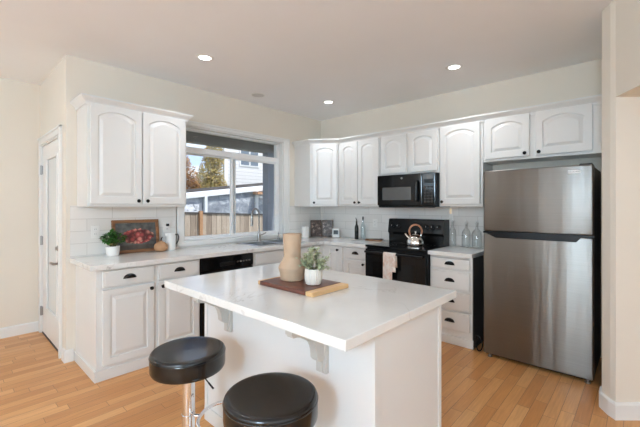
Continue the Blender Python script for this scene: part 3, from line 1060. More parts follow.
# kettle
r = thing('kettle', 'shiny steel kettle with a copper-brown hoop handle on the range', 'kettle', (-0.375, -1.812, 0.9228), radians(-47))
bm = new_bm()
lathe(bm, [(0.088, 0.0), (0.096, 0.006), (0.099, 0.025), (0.096, 0.055), (0.084, 0.085), (0.062, 0.108), (0.040, 0.120), (0.036, 0.122)], 0, 0, 40)
obj('body', bm, 'kettle_steel', r, True)
bm = new_bm()
lathe(bm, [(0.037, 0.121), (0.034, 0.128), (0.018, 0.134), (0.008, 0.136), (0.008, 0.146), (0.014, 0.150), (0.014, 0.158), (0.006, 0.163), (0.0, 0.1635)], 0, 0, 24)
obj('lid', bm, 'kettle_steel', r, True)
bm = new_bm()
tube(bm, [(-0.070, 0, 0.075), (-0.10, 0, 0.105), (-0.122, 0, 0.138)], [0.020, 0.016, 0.011], 14)
obj('spout', bm, 'kettle_steel', r, True)
bm = new_bm()
hp = []
for i in range(25):
    a = radians(-28 + 236 * i / 24)
    hp.append((0.072 * cos(a), 0, 0.160 + 0.076 * sin(a)))
tube(bm, hp, 0.010, 12)
obj('handle', bm, 'copper_wood', r, True)['label'] = 'copper-brown hoop handle'
for s in (1, -1):
    obj('handle_bracket', tube(new_bm(), [(s * 0.060, 0, 0.105), (s * 0.066, 0, 0.145)], 0.007, 8), 'kettle_steel', r, True)

# microwave
r = thing('microwave', 'black over-the-range microwave under the short wall cabinet', 'microwave', (-0.001, -1.322, 1.357), RANGE_ROT)
MW, MH, MD = 0.742, 0.384, 0.385
obj('housing', box(new_bm(), 0.001, MW, -MD, 0, 0.002, MH - 0.002, 0.003), 'black_satin', r)
md = obj('door', box(new_bm(), 0.002, 0.585, -MD - 0.030, -MD - 0.001, 0.022, MH - 0.002, 0.006), 'black_gloss', r)
obj('window', box(new_bm(), 0.075, 0.452, -MD - 0.032, -MD - 0.028, 0.085, 0.235, 0.002), 'grey_glass', md)['label'] = 'grey mesh door window'
bm = new_bm()
tube(bm, [(0.535, -MD - 0.030, 0.070), (0.535, -MD - 0.058, 0.085), (0.535, -MD - 0.062, 0.17), (0.535, -MD - 0.058, 0.28), (0.535, -MD - 0.030, 0.295)], 0.013, 12)
obj('handle', bm, 'black_gloss', md, True)
bm = new_bm()
lathe(bm, [(0.0, 0), (0.013, 0), (0.013, 0.0015), (0.011, 0.003), (0.0, 0.003)], 0.335, 0.338, 24, axis='y', c0=-MD - 0.030)
em = obj('emblem', bm, 'nickel', md, True)
cpn = obj('control_panel', box(new_bm(), 0.589, MW - 0.002, -MD - 0.030, -MD - 0.001, 0.022, MH - 0.002, 0.006), 'black_gloss', r)
for i in range(6):
    for j in range(3):
        obj('button', box(new_bm(), 0.614 + 0.038 * j, 0.642 + 0.038 * j, -MD - 0.0315, -MD - 0.029, 0.055 + 0.032 * i, 0.076 + 0.032 * i, 0.002), 'dark_button' if 'dark_button' in M else 'charcoal', cpn)
obj('display', box(new_bm(), 0.612, 0.722, -MD - 0.0315, -MD - 0.029, 0.268, 0.312, 0.002), 'black_panel', cpn)
obj('vent_grille', box(new_bm(), 0.02, MW - 0.02, -MD - 0.020, -MD + 0.02, -0.004, 0.018, 0.004), 'black_satin', r)

# fridge
FY, FW, FX = -2.645, 0.802, 0.680
r = thing('refrigerator', 'stainless steel top-freezer refrigerator with black recessed grips', 'refrigerator', (-0.02, FY, 0), RANGE_ROT)
FD = FX - 0.02
obj('cabinet_body', box(new_bm(), 0.004, FW - 0.004, -FD + 0.075, 0, 0.03, 1.680, 0.004), 'dark_side', r)['label'] = 'dark grey cabinet sides'
zs = 1.140
fz = obj('freezer_door', box(new_bm(), 0, FW, -FD, -FD + 0.068, zs + 0.004, 1.692, 0.012, 3), 'steel', r, True)
fd = obj('fridge_door', box(new_bm(), 0, FW, -FD, -FD + 0.068, 0.032, zs - 0.012, 0.012, 3), 'steel', r, True)
bm = new_bm()
# black scooped grip across the joint
prism(bm, [(0.0, zs + 0.004), (FW, zs + 0.004), (FW, zs - 0.012), (0.905 * FW, zs - 0.014), (0.865 * FW, zs - 0.052), (0.135 * FW, zs - 0.052), (0.03 * FW, zs - 0.014), (0.0, zs - 0.012)], 'y', -FD - 0.003, -FD + 0.05)
obj('grip', bm, 'black_panel', fd)
bm = new_bm()
box(bm, 0.640, 0.722, -FD - 0.003, -FD + 0.001, 1.628, 1.654, 0.001)
bdg = obj('badge', bm, 'badge_metal', fz)
fc = bpy.data.curves.new('badge_lettering', 'FONT')
fc.body = 'FRIGIDAIRE'
fc.size = 0.0150; fc.extrude = 0.0004; fc.align_x = 'CENTER'; fc.align_y = 'CENTER'
tmp = bpy.data.objects.new('tmp', fc); COL.objects.link(tmp)
dg = bpy.context.evaluated_depsgraph_get()
me = bpy.data.meshes.new_from_object(tmp.evaluated_get(dg))
bpy.data.objects.remove(tmp)
me.materials.clear(); me.materials.append(M['charcoal'])
lt = bpy.data.objects.new('lettering', me); COL.objects.link(lt)
lt.parent = bdg; lt.location = (0.681, -FD - 0.0034, 1.641); lt.rotation_euler = (pi / 2, 0, 0)
obj('hinge_cover', box(new_bm(), FW - 0.09, FW - 0.01, -FD + 0.005, -FD + 0.12, 1.680, 1.703, 0.006), 'dark_side', r)
obj('toe_grille', box(new_bm(), 0.01, FW - 0.01, -FD + 0.05, -FD + 0.08, 0.012, 0.031), 'black_satin', r)
for fx in (0.05, FW - 0.04):
    bm = new_bm()
    lathe(bm, [(0.020, 0.0), (0.020, 0.012), (0.010, 0.014), (0.010, 0.031)], fx, -FD + 0.03, 14)
    obj('foot', bm, 'nickel', r, True)
# loose cord on the floor by the fridge
bm = new_bm()
cp_ = [(-0.605 + 0.02 * sin(a), -2.583 + 0.004 * cos(a * 2) - 0.0, 0.083 + 0.072 * cos(a)) for a in [2 * pi * i / 24 for i in range(24)]]
tube(bm, [(p[0] - 0.06 * (p[2]) + 0.0, p[1] + 0.035 * sin(2 * pi * i / 24), p[2] - 0.006) for i, p in enumerate(cp_)], 0.0055, 8, True)
tag(obj('power_cord', bm, 'black_satin', None, True), 'coiled black cord on the floor between drawers and fridge', 'cord')

# ================================================================== island
IX0, IX1, IY0, IY1 = -3.126, -2.163, -2.982, -1.568
r = thing('kitchen_island', 'white island with a thick white quartz top', 'island', (0, 0, 0))
bx0, bx1, by0, by1 = -2.893, -2.285, -2.945, -1.645
bm = new_bm()
box(bm, bx0, bx1, by0, by1, 0.0, TZ0 - 0.0005)
body = obj('body', bm, 'island_paint', r)
bm = new_bm()
# corner boards and base strip on the two visible faces
prism(bm, [(bx0 - 0.006, by0 - 0.005), (bx0 + 0.03, by0 - 0.005), (bx0 + 0.03, by0), (bx0, by0), (bx0, by0 + 0.03), (bx0 - 0.006, by0 + 0.03)], 'z', 0.0, TZ0 - 0.001)
box(bm, bx1 - 0.030, bx1 + 0.004, by0 - 0.005, by0, 0.0, TZ0 - 0.001, 0.0015)
box(bm, bx0 - 0.006, bx0 + 0.0, by1 - 0.03, by1 + 0.004, 0.0, TZ0 - 0.001, 0.0015)
box(bm, bx0 - 0.010, bx0, by0 - 0.009, by1, 0.0, 0.09, 0.003); box(bm, bx0 - 0.010, bx1, by0 - 0.009, by0, 0.0, 0.09, 0.003)
obj('corner_trim', bm, 'island_paint', r)
obj('countertop', box(new_bm(), IX0, IX1, IY0, IY1, TZ0, TZ1, 0.003), 'quartz', r)['label'] = 'thick white veined quartz countertop'
def corbel(yc):
    bm = new_bm()
    # S-shaped bracket profile in x,z
    X = bx0; Z = TZ0 - 0.001
    pr = [(X, Z), (X - 0.215, Z), (X - 0.215, Z - 0.022), (X - 0.205, Z - 0.030)]
    for i in range(9):      # convex ear sweeping in
        t = i / 8
        pr.append((X - 0.205 + 0.085 * t, Z - 0.030 - 0.034 * t * t - 0.004))
    for i in range(1, 9):   # concave drop
        t = i / 8
        pr.append((X - 0.120 + 0.052 * sin(t * pi / 2), Z - 0.068 - 0.092 * (1 - cos(t * pi / 2))))
    for i in range(1, 7):   # small toe
        t = i / 6
        pr.append((X - 0.068 + 0.043 * t, Z - 0.160 - 0.022 * sin(t * pi * 0.75)))
    pr.append((X - 0.022, Z - 0.185))
    pr.append((X, Z - 0.185))
    prism(bm, pr, 'y', yc - 0.019, yc + 0.019)
    box(bm, X - 0.022, X, yc - 0.030, yc + 0.030, Z - 0.240, Z, 0.003)
    box(bm, X - 0.028, X - 0.018, yc - 0.012, yc + 0.012, Z - 0.236, Z - 0.18, 0.002)
    obj('corbel', bm, 'greige_shade_paint', r)  # greyer than the body to carry the shade below the countertop
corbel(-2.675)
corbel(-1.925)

# --- board, vase and pot on the island
r = thing('serving_board', 'dark walnut serving board with pale maple ends on the island', 'board', (-2.657, -2.295, 0.9155))
obj('board', box(new_bm(), -0.145, 0.145, -0.168, 0.204, 0.0, 0.023, 0.004), 'walnut', r)
obj('end_strip', box(new_bm(), -0.145, 0.145, -0.222, -0.1685, 0.0, 0.023, 0.004), 'maple', r)['label'] = 'pale maple end strip'
obj('end_strip', box(new_bm(), -0.145, 0.145, 0.2045, 0.222, 0.0, 0.023, 0.004), 'maple', r)['label'] = 'narrow pale maple end strip'
BZ = 0.9388
r = thing('vase', 'large tan clay vase with a straight neck on the board', 'vase', (-2.646, -2.199, BZ))
prof = [(0.064, 0.0), (0.068, 0.003), (0.0735, 0.040), (0.0805, 0.066), (0.0815, 0.072), (0.0795, 0.077), (0.066, 0.103), (0.0525, 0.131), (0.0500, 0.137), (0.0497, 0.16), (0.0525, 0.21), (0.0555, 0.256), (0.0565, 0.266), (0.0565, 0.269), (0.052, 0.270), (0.049, 0.245), (0.046, 0.16), (0.0, 0.155)]
obj('body', lathe(new_bm(), prof, 0, 0, 48), 'clay', r, True)
def leaf(bm, base, d, up, L, w, bend=0.25, fold=0.15):
    d = d.normalized()
    s = d.cross(up)
    if s.length < 1e-3: s = Vector((1, 0, 0))
    s.normalize()
    nrm = s.cross(d).normalized()
    prof = [(0.0, 0.10), (0.25, 0.85), (0.5, 1.0), (0.75, 0.7), (1.0, 0.04)]
    rows = []
    for t, q in prof:
        c = base + d * (L * t) - nrm * (bend * L * t * t)
        rows.append((bm.verts.new(c - s * w * q * 0.5 + nrm * fold * w * q), bm.verts.new(c), bm.verts.new(c + s * w * q * 0.5 + nrm * fold * w * q)))
    for A, B in zip(rows, rows[1:]):
        bm.faces.new((A[0], A[1], B[1], B[0])); bm.faces.new((A[1], A[2], B[2], B[1]))

rnd = random.Random(3)
r = thing('potted_plant', 'small grey-green leafy plant in a ribbed cream pot on the board', 'plant', (-2.652, -2.378, BZ))
prof = [(0.036, 0.0), (0.042, 0.004), (0.0485, 0.030), (0.050, 0.060), (0.0475, 0.084), (0.0455, 0.087), (0.043, 0.086), (0.043, 0.074), (0.0, 0.074)]
obj('pot', lathe(new_bm(), prof, 0, 0, 52), 'ribbed', r, True)
obj('soil', lathe(new_bm(), [(0.042, 0.0742), (0.042, 0.076), (0.0, 0.0795)], 0, 0, 24), 'soil', r, True)
bmS, bmL = new_bm(), new_bm()
for i in range(64):
    a = rnd.uniform(0, 2 * pi); q = rnd.uniform(0.0, 1.0) ** 0.5
    el = rnd.uniform(0.05, 1.0) if q > 0.4 else 1.0
    tip = Vector((cos(a) * 0.092 * q, sin(a) * 0.092 * q, 0.078 + 0.105 * el * (1.15 - 0.42 * q * q)))
    b = Vector((cos(a) * 0.026, sin(a) * 0.026, 0.076))
    mid = (b + tip) / 2 + Vector((0.008 * sin(i * 2.4), 0.008 * cos(i * 2.4), 0.012))
    tube(bmS, [b, mid, tip], [0.0010, 0.0008, 0.0005], 5)
    for k in range(9):
        t = 0.35 + 0.65 * k / 8
        p = b.lerp(mid, t * 2) if t < 0.5 else mid.lerp(tip, t * 2 - 1)
        dd = Vector((rnd.uniform(-1, 1), rnd.uniform(-1, 1), rnd.uniform(-0.1, 0.9)))
        leaf(bmL, p, dd, Vector((rnd.uniform(-.4, .4), rnd.uniform(-.4, .4), 1)), rnd.uniform(0.015, 0.024), rnd.uniform(0.009, 0.014))
obj('stems', bmS, 'stem_green', r)
obj('foliage', bmL, 'sage_leaf', r)

# ================================================================== stools
def make_stool():
    r = thing('bar_stool', None, 'stool', group='bar stools at the island')
    SR, ST = 0.178, 0.660
    prof = [(0.0, ST - 0.096), (SR - 0.018, ST - 0.096), (SR - 0.006, ST - 0.093), (SR - 0.001, ST - 0.084), (SR, ST - 0.074), (SR, ST - 0.020), (SR - 0.001, ST - 0.016)]
    prof += [(SR - 0.001 - 0.013 * (1 - cos(t)), ST - 0.013 + 0.013 * sin(t)) for t in [radians(15 * i) for i in range(1, 7)]]
    prof += [(SR - 0.020, ST + 0.0003), (SR - 0.032, ST - 0.0003), (SR * 0.65, ST - 0.0025), (SR * 0.45, ST - 0.0045), (SR * 0.22, ST - 0.006), (0.0, ST - 0.0065)]
    s = obj('seat', lathe(new_bm(), prof, 0, 0, 72), 'vinyl_black', r, True)
    bm = new_bm()
    ring = [((SR - 0.001) * cos(2 * pi * i / 64), (SR - 0.001) * sin(2 * pi * i / 64), ST - 0.018) for i in range(64)]
    tube(bm, ring, 0.0026, 8, True)
    obj('piping', bm, 'vinyl_black', s, True)
    bm = new_bm()
    lathe(bm, [(0.085, ST - 0.102), (0.085, ST - 0.0965), (0.0, ST - 0.0965)], 0, 0, 24)
    lathe(bm, [(0.0, ST - 0.150), (0.028, ST - 0.150), (0.034, ST - 0.108), (0.0, ST - 0.108)], 0, 0, 24)
    obj('seat_plate', bm, 'black_satin', r, True)
    obj('post', lathe(new_bm(), [(0.031, 0.018), (0.031, ST - 0.125), (0.027, ST - 0.120), (0.027, ST - 0.108)], 0, 0, 28), 'chrome', r, True)
    obj('base', lathe(new_bm(), [(0.195, 0.0), (0.195, 0.006), (0.188, 0.011), (0.12, 0.022), (0.05, 0.034), (0.032, 0.05), (0.0312, 0.06)], 0, 0, 56), 'chrome', r, True)
    bm = new_bm()
    FZ = 0.327
    pts = [(0.030, 0.0, FZ), (0.06, 0.0, FZ)]
    for i in range(25):
        a = radians(180 - 0) + 2 * pi * i / 24
        pts_c = (0.155 + 0.0 + 0.095 * cos(a) * 1.0, 0.13 * sin(a), FZ)
        pts.append(pts_c)
    tube(bm, pts, 0.0085, 10)
    lathe(bm, [(0.0311, FZ - 0.012), (0.033, FZ - 0.012), (0.033, FZ + 0.012), (0.0311, FZ + 0.012)], 0, 0, 24, False, False)
    obj('footrest', bm, 'chrome', r, True)
    bm = new_bm()
    tube(bm, [(0.025, 0, ST - 0.108), (0.06, 0, ST - 0.118), (0.125, 0, ST - 0.195)], [0.0035, 0.0035, 0.003], 8)
    tube(bm, [(0.102, 0, ST - 0.168), (0.127, 0, ST - 0.1975)], 0.0045, 8)
    obj('lever', bm, 'black_satin', r, True)
    return r
st = make_stool()
st.location = (-3.2175, -2.056, 0); st.rotation_euler = (0, 0, radians(-50))
st['label'] = 'round black bar stool nearer the base cabinets, its seat reflecting the window'
s2 = copy_tree(st)
s2.location = (-3.204, -2.684, 0); s2.rotation_euler = (0, 0, radians(-20))
s2['label'] = 'round black bar stool in the foreground at the near corner of the island'

# ================================================================== things on the worktops
WT = 0.9155
rnd = random.Random(11)
r = thing('potted_plant', 'bushy dark green plant in a small white pot on the left worktop', 'plant', (-2.975, -0.128, WT))
obj('pot', lathe(new_bm(), [(0.046, 0), (0.051, 0.004), (0.056, 0.040), (0.058, 0.086), (0.055, 0.088), (0.053, 0.078), (0.0, 0.076)], 0, 0, 36), 'ceramic_white', r, True)
obj('soil', lathe(new_bm(), [(0.052, 0.0765), (0.052, 0.080), (0.0, 0.084)], 0, 0, 24), 'soil', r, True)
bmS, bmL = new_bm(), new_bm()
for i in range(46):
    a = rnd.uniform(0, 2 * pi); q = rnd.uniform(0.1, 1)
    R0 = 0.085 if sin(a) < 0.2 else 0.05
    tip = Vector((cos(a) * 0.085 * q, sin(a) * R0 * q, 0.10 + rnd.uniform(0.02, 0.12) * (1.05 - 0.35 * q)))
    b = Vector((cos(a) * 0.02, sin(a) * 0.02, 0.078))
    tube(bmS, [b, (b + tip) / 2 + Vector((0, 0, 0.012)), tip], [0.002, 0.0016, 0.001], 5)
    for k in range(3):
        dd = Vector((cos(a) * q + rnd.uniform(-.7, .7), sin(a) * q + rnd.uniform(-.7, .5), rnd.uniform(-0.3, 0.6)))
        leaf(bmL, tip, dd, Vector((0, 0, 1)), rnd.uniform(0.036, 0.052), rnd.uniform(0.026, 0.036), 0.35)
obj('stems', bmS, 'stem_green', r)
obj('foliage', bmL, 'dark_leaf', r)
for v in r.children[-1].data.vertices:
    if v.co.y > 0.048: v.co.y = 0.048

# framed fruit painting leaning on the tiles
r = thing('framed_painting', 'wood-framed painting of red fruit leaning on the backsplash', 'picture', (-2.738, -0.060, WT))
r.rotation_euler = (radians(-7), 0, 0)
PW, PH, ft = 0.218, 0.322, 0.030
bm = new_bm()
box(bm, -PW, PW, -0.012, 0.010, 0, ft, 0.003); box(bm, -PW, PW, -0.012, 0.010, PH - ft, PH, 0.003)
box(bm, -PW, -PW + ft, -0.012, 0.010, ft, PH - ft, 0.003); box(bm, PW - ft, PW, -0.012, 0.010, ft, PH - ft, 0.003)
obj('frame', bm, 'frame_wood', r)
obj('canvas', box(new_bm(), -PW + ft - 0.004, PW - ft + 0.004, 0.0, 0.006, ft - 0.004, PH - ft + 0.004), 'painting', r)

r = thing('decorative_gourd', 'tan onion-shaped gourd in front of the fruit painting', 'gourd', (-2.545, -0.150, WT))
obj('body', lathe(new_bm(), [(0.02, 0), (0.045, 0.005), (0.063, 0.028), (0.065, 0.050), (0.055, 0.076), (0.034, 0.092), (0.014, 0.102), (0.009, 0.108)], 0, 0, 28), 'gourd_skin', r, True)
obj('stem', tube(new_bm(), [(0, 0, 0.108), (0.004, 0, 0.128), (0.014, -0.004, 0.145)], [0.008, 0.006, 0.004], 8), 'dark_stem', r, True)

r = thing('pitcher', 'white ceramic pitcher with a dark handle left of the window', 'pitcher', (-2.425, -0.105, WT))
obj('body', lathe(new_bm(), [(0.046, 0), (0.050, 0.005), (0.050, 0.06), (0.047, 0.12), (0.0445, 0.165), (0.046, 0.175), (0.043, 0.176), (0.041, 0.165), (0.044, 0.02), (0.0, 0.015)], 0, 0, 32), 'ceramic_white', r, True)
obj('handle', tube(new_bm(), [(0.045, 0, 0.155), (0.075, 0, 0.160), (0.086, 0, 0.130), (0.080, 0, 0.090), (0.062, 0, 0.062), (0.048, 0, 0.055)], 0.006, 8), 'black_satin', r, True)['label'] = 'dark handle'
bm = new_bm()
prism(bm, [(-0.040, -0.018), (-0.062, 0.0), (-0.040, 0.018)], 'z', 0.150, 0.176)
obj('lip', bm, 'ceramic_white', r)

def outlet(label, loc, rz, plug=False):
    r = thing('wall_outlet', label, 'outlet', loc, rz)
    obj('cover_plate', box(new_bm(), -0.036, 0.036, -0.006, 0, -0.058, 0.058, 0.002), 'ceramic_white', r)
    for z in (-0.022, 0.022):
        bm = new_bm()
        box(bm, -0.016, 0.016, -0.0085, -0.005, z - 0.014, z + 0.014, 0.003)
        s = obj('socket', bm, 'trim_paint', r)
        bm = new_bm()
        for x in (-0.006, 0.006):
            box(bm, x - 0.0012, x + 0.0012, -0.0092, -0.008, z - 0.003, z + 0.006)
        obj('slots', bm, 'charcoal', s)
    if plug:
        obj('plug', box(new_bm(), -0.012, 0.012, -0.040, -0.009, 0.010, 0.036, 0.004), 'black_satin', r)
    return r
outlet('white outlet with a black plug above the white pitcher', (-2.425, -0.0085, 1.15), 0, True)
outlet('white outlet on the tiles beside the painting and green plant', (-3.085, -0.0085, 1.135), 0)
outlet('white outlet on the tiles left of the range', (-0.0085, -1.02, 1.135), RANGE_ROT)

# corner group
r = thing('canister', 'white lidded canister at the left end of the corner group', 'canister', (-0.455, -0.12, WT))
obj('body', lathe(new_bm(), [(0.050, 0), (0.054, 0.004), (0.055, 0.13), (0.053, 0.134), (0.0, 0.134)], 0, 0, 32), 'ceramic_white', r, True)
obj('lid', lathe(new_bm(), [(0.057, 0.1345), (0.057, 0.150), (0.050, 0.158), (0.012, 0.162), (0.010, 0.170), (0.014, 0.178), (0.0, 0.182)], 0, 0, 32), 'ceramic_white', r, True)
for lab, loc, rz in (('dark patterned print propped beside the canister', (-0.225, -0.115, WT), radians(-38)),
                     ('dark patterned print propped beside the white clock', (-0.115, -0.240, WT), radians(-52))):
    r = thing('framed_print', lab, 'picture', loc, rz, 'dark prints in the worktop corner')
    r.rotation_euler = (radians(-6), 0, rz)
    bm = new_bm()
    h, q, t = 0.245, 0.082, 0.012
    box(bm, -q, q, -0.010, 0.008, 0, t, 0.002); box(bm, -q, q, -0.010, 0.008, h - t, h, 0.002)
    box(bm, -q, -q + t, -0.010, 0.008, t, h - t, 0.002); box(bm, q - t, q, -0.010, 0.008, t, h - t, 0.002)
    obj('frame', bm, 'dark_wood', r)
    obj('print', box(new_bm(), -q + t - 0.003, q - t + 0.003, -0.004, 0.004, t - 0.003, h - t + 0.003), 'print', r)
r = thing('tabletop_clock', 'small white box clock with a dark face right of the prints', 'clock', (-0.150, -0.440, WT), radians(-55))
obj('case', box(new_bm(), -0.052, 0.052, -0.05, 0.0, 0, 0.135, 0.008, 3), 'ceramic_white', r)
obj('face', box(new_bm(), -0.034, 0.034, -0.053, -0.048, 0.048, 0.108, 0.002), 'dark_display', r)

r = thing('dish', 'flat white dish under the black bottle left of the range', 'dish', (-0.255, -0.885, WT))
obj('plate', lathe(new_bm(), [(0.055, 0), (0.060, 0.002), (0.098, 0.012), (0.100, 0.015), (0.096, 0.015), (0.058, 0.006), (0.0, 0.005)], 0, 0, 40), 'ceramic_white', r, True)
r = thing('oil_bottle', 'black oil bottle with a pourer standing on the white dish', 'bottle', (-0.228, -0.868, WT + 0.0065))
obj('body', lathe(new_bm(), [(0.024, 0), (0.027, 0.004), (0.027, 0.15), (0.024, 0.175), (0.013, 0.20), (0.011, 0.24), (0.013, 0.245), (0.0, 0.246)], 0, 0, 24), 'bottle_black', r, True)
obj('pourer', tube(new_bm(), [(0, 0, 0.245), (0, 0, 0.262), (-0.006, 0.012, 0.290)], [0.009, 0.006, 0.004], 8), 'black_satin', r, True)
r = thing('glass_bottle', 'pale blue glass bottle with a dark stopper right of the black bottle', 'bottle', (-0.125, -0.90, WT))
obj('body', lathe(new_bm(), [(0.030, 0), (0.034, 0.004), (0.034, 0.16), (0.030, 0.19), (0.014, 0.225), (0.012, 0.27), (0.014, 0.274), (0.010, 0.274), (0.0095, 0.225), (0.027, 0.185), (0.031, 0.16), (0.031, 0.008), (0.0, 0.006)], 0, 0, 28), 'blue_glass', r, True)
obj('stopper', lathe(new_bm(), [(0.0085, 0.262), (0.0085, 0.276), (0.012, 0.280), (0.010, 0.305), (0.004, 0.315), (0.0, 0.316)], 0, 0, 16), 'black_satin', r, True)
r = thing('cutting_board', 'small brown wooden board lying flat left of the range', 'board', (-0.185, -1.150, WT), radians(-75))
bm = new_bm()
prism(bm, [(-0.075 + 0.0, -0.05), (0.06, -0.05), (0.075, -0.04), (0.075, 0.04), (0.06, 0.05), (-0.075, 0.05), (-0.09, 0.02), (-0.145, 0.014), (-0.15, 0.0), (-0.145, -0.014), (-0.09, -0.02)], 'z', 0, 0.016)
obj('board', bm, 'utensil_wood', r)
r = thing('wooden_spoon', 'dark wooden spoon lying across the small brown board', 'spoon', (-0.185, -1.150, WT + 0.0165), radians(-62))
obj('handle', tube(new_bm(), [(-0.13, 0, 0.006), (0.04, 0.0, 0.006)], 0.0055, 8), 'dark_wood', r, True)
bm = new_bm()
bmesh.ops.create_uvsphere(bm, u_segments=16, v_segments=8, radius=1.0)
for v in bm.verts: v.co = Vector((0.068 + v.co.x * 0.034, v.co.y * 0.022, 0.0075 + v.co.z * 0.0075))
obj('bowl', bm, 'dark_wood', r, True)

# bottles right of the range
def swing_bottle(label, loc, rad, h, neck):
    r = thing('swing_top_bottle', label, 'bottle', loc, 0, 'clear glass bottles right of the range')
    s = h / 0.25
    pr_ = [(rad * 0.9, 0), (rad, 0.004), (rad, 0.135 * s), (rad * 0.86, 0.158 * s), (neck, 0.190 * s), (neck * 0.95, 0.225 * s), (neck * 1.2, 0.230 * s), (neck * 1.2, 0.238 * s), (neck * 0.8, 0.238 * s), (neck * 0.75, 0.190 * s), (rad * 0.80, 0.155 * s), (rad - 0.003, 0.134 * s), (rad - 0.003, 0.010), (0.0, 0.008)]
    obj('body', lathe(new_bm(), pr_, 0, 0, 32), 'bottle_glass', r, True)
    obj('stopper', lathe(new_bm(), [(neck * 0.7, 0.226 * s), (neck * 0.7, 0.240 * s), (neck * 1.1, 0.243 * s), (neck * 0.9, 0.258 * s), (0.0, 0.262 * s)], 0, 0, 16), 'ceramic_white', r, True)
    bm = new_bm()
    z1 = 0.252 * s
    for sg in (1, -1):
        tube(bm, [(sg * neck * 1.3, 0, 0.205 * s), (sg * neck * 1.6, -0.006, 0.228 * s), (sg * neck * 1.1, 0, z1)], 0.0016, 6)
    tube(bm, [(-neck * 1.1, 0, z1), (neck * 1.1, 0, z1)], 0.0016, 6)
    obj('wire_bail', bm, 'nickel', r, True)
swing_bottle('tall slim clear bottle closest to the range, first of the three', (-0.155, -2.150, WT), 0.038, 0.300, 0.012)
swing_bottle('clear bottle with a wire stopper, middle of the three', (-0.130, -2.290, WT), 0.046, 0.285, 0.014)
swing_bottle('wide clear bottle closest to the fridge, last of the three', (-0.150, -2.410, WT), 0.052, 0.285, 0.015)

r = thing('night_light', 'slim warm-lit plug-in light on the tiles above the bottles', 'light', (-0.009, -2.075, 1.285), RANGE_ROT)
obj('base', box(new_bm(), -0.022, 0.022, -0.012, 0, -0.055, -0.005, 0.004), 'ceramic_white', r)
obj('lens', lathe(new_bm(), [(0.010, -0.004), (0.011, 0.0), (0.010, 0.055), (0.006, 0.062), (0.0, 0.063)], 0, -0.018, 16), 'night_glow', r, True)

# ================================================================== ceiling fittings
def downlight(x, y, label):
    r = thing('ceiling_light', label, 'light', (x, y, CEIL), 0, 'recessed ceiling lights')
    obj('trim_ring', lathe(new_bm(), [(0.052, -0.001), (0.055, -0.006), (0.072, -0.005), (0.080, -0.001), (0.080, 0.0)], 0, 0, 40, False, False), 'trim_paint', r, True)
    obj('lens', lathe(new_bm(), [(0.0535, -0.0015), (0.0535, -0.0005), (0.0, -0.0005)], 0, 0, 40), 'lamp_lens', r)
    L = light('downlight_lamp', 'SPOT', (x, y, CEIL - 0.03), 22, (0.88, 0.93, 1.0))
    L.data.spot_size = radians(140); L.data.spot_blend = 0.9; L.data.shadow_soft_size = 0.06
downlight(-2.445, -0.835, 'round recessed ceiling light nearest the window, at left')
downlight(-0.681, -0.760, 'round recessed ceiling light nearest the room corner')
downlight(-0.718, -2.391, 'round recessed ceiling light in front of the fridge cabinets')
r = thing('ceiling_speaker', 'flat round white ceiling grille above the sink', 'speaker', (-1.467, -0.325, CEIL))
obj('rim', lathe(new_bm(), [(0.072, 0), (0.072, -0.005), (0.080, -0.006), (0.086, 0.0)], 0, 0, 40, False, False), 'trim_paint', r, True)
obj('grille', lathe(new_bm(), [(0.072, -0.0005), (0.072, -0.003), (0.0, -0.003)], 0, 0, 40), 'grille_grey', r, True)

# ================================================================== outside
GZ = -0.75
struct('ground', box(new_bm(), -25, 40, 1.5, 45, GZ - 0.2, GZ), 'lawn', label='garden ground beyond the window')
r = thing('patio_cover', 'dark grey patio roof and post outside the window', 'patio cover', (0, 0, 0))
obj('roof', box(new_bm(), -3.1, 0.06, 0.17, 1.16, 2.50, 2.60), 'patio_grey', r)
obj('beam', box(new_bm(), -3.1, 0.06, 1.0, 1.14, 2.285, 2.50), 'patio_grey', r)
obj('post', box(new_bm(), -0.250, -0.120, 1.0, 1.14, GZ, 2.285), 'post_grey', r)
obj('post_trim', box(new_bm(), -0.119, -0.055, 1.01, 1.13, GZ, 2.285), 'patio_grey', r)
obj('side_beam', box(new_bm(), -0.119, -0.02, 0.17, 1.0, 2.30, 2.50), 'patio_grey', r)

r = thing('wooden_fence', 'weathered grey board fence behind the window', 'fence', (0, 4.5, 0))
bm = new_bm()
rf = random.Random(5)
ftop = lambda x: 1.20 - 0.038 * (x - 0.137)
for i in range(60):
    x = -1.6 + 0.145 * i
    box(bm, x + 0.004, x + 0.141, -0.010 + rf.uniform(-0.003, 0.003), 0.012, GZ, ftop(x) + rf.uniform(-0.012, 0.012))
obj('boards', bm, 'fence', r)
bm = new_bm()
prism(bm, [(-1.6, ftop(-1.6) - 0.10), (7.1, ftop(7.1) - 0.10), (7.1, ftop(7.1) - 0.01), (-1.6, ftop(-1.6) - 0.01)], 'y', 0.013, 0.05)
prism(bm, [(-1.6, ftop(-1.6) - 0.02), (7.1, ftop(7.1) - 0.02), (7.1, ftop(7.1) + 0.025), (-1.6, ftop(-1.6) + 0.025)], 'y', -0.03, -0.012)
obj('rail', bm, 'roof_grey', r)
obj('post', box(new_bm(), 0.345, 0.425, -0.11, -0.032, GZ, 1.25), 'cedar', r)['label'] = 'newer orange-brown post'

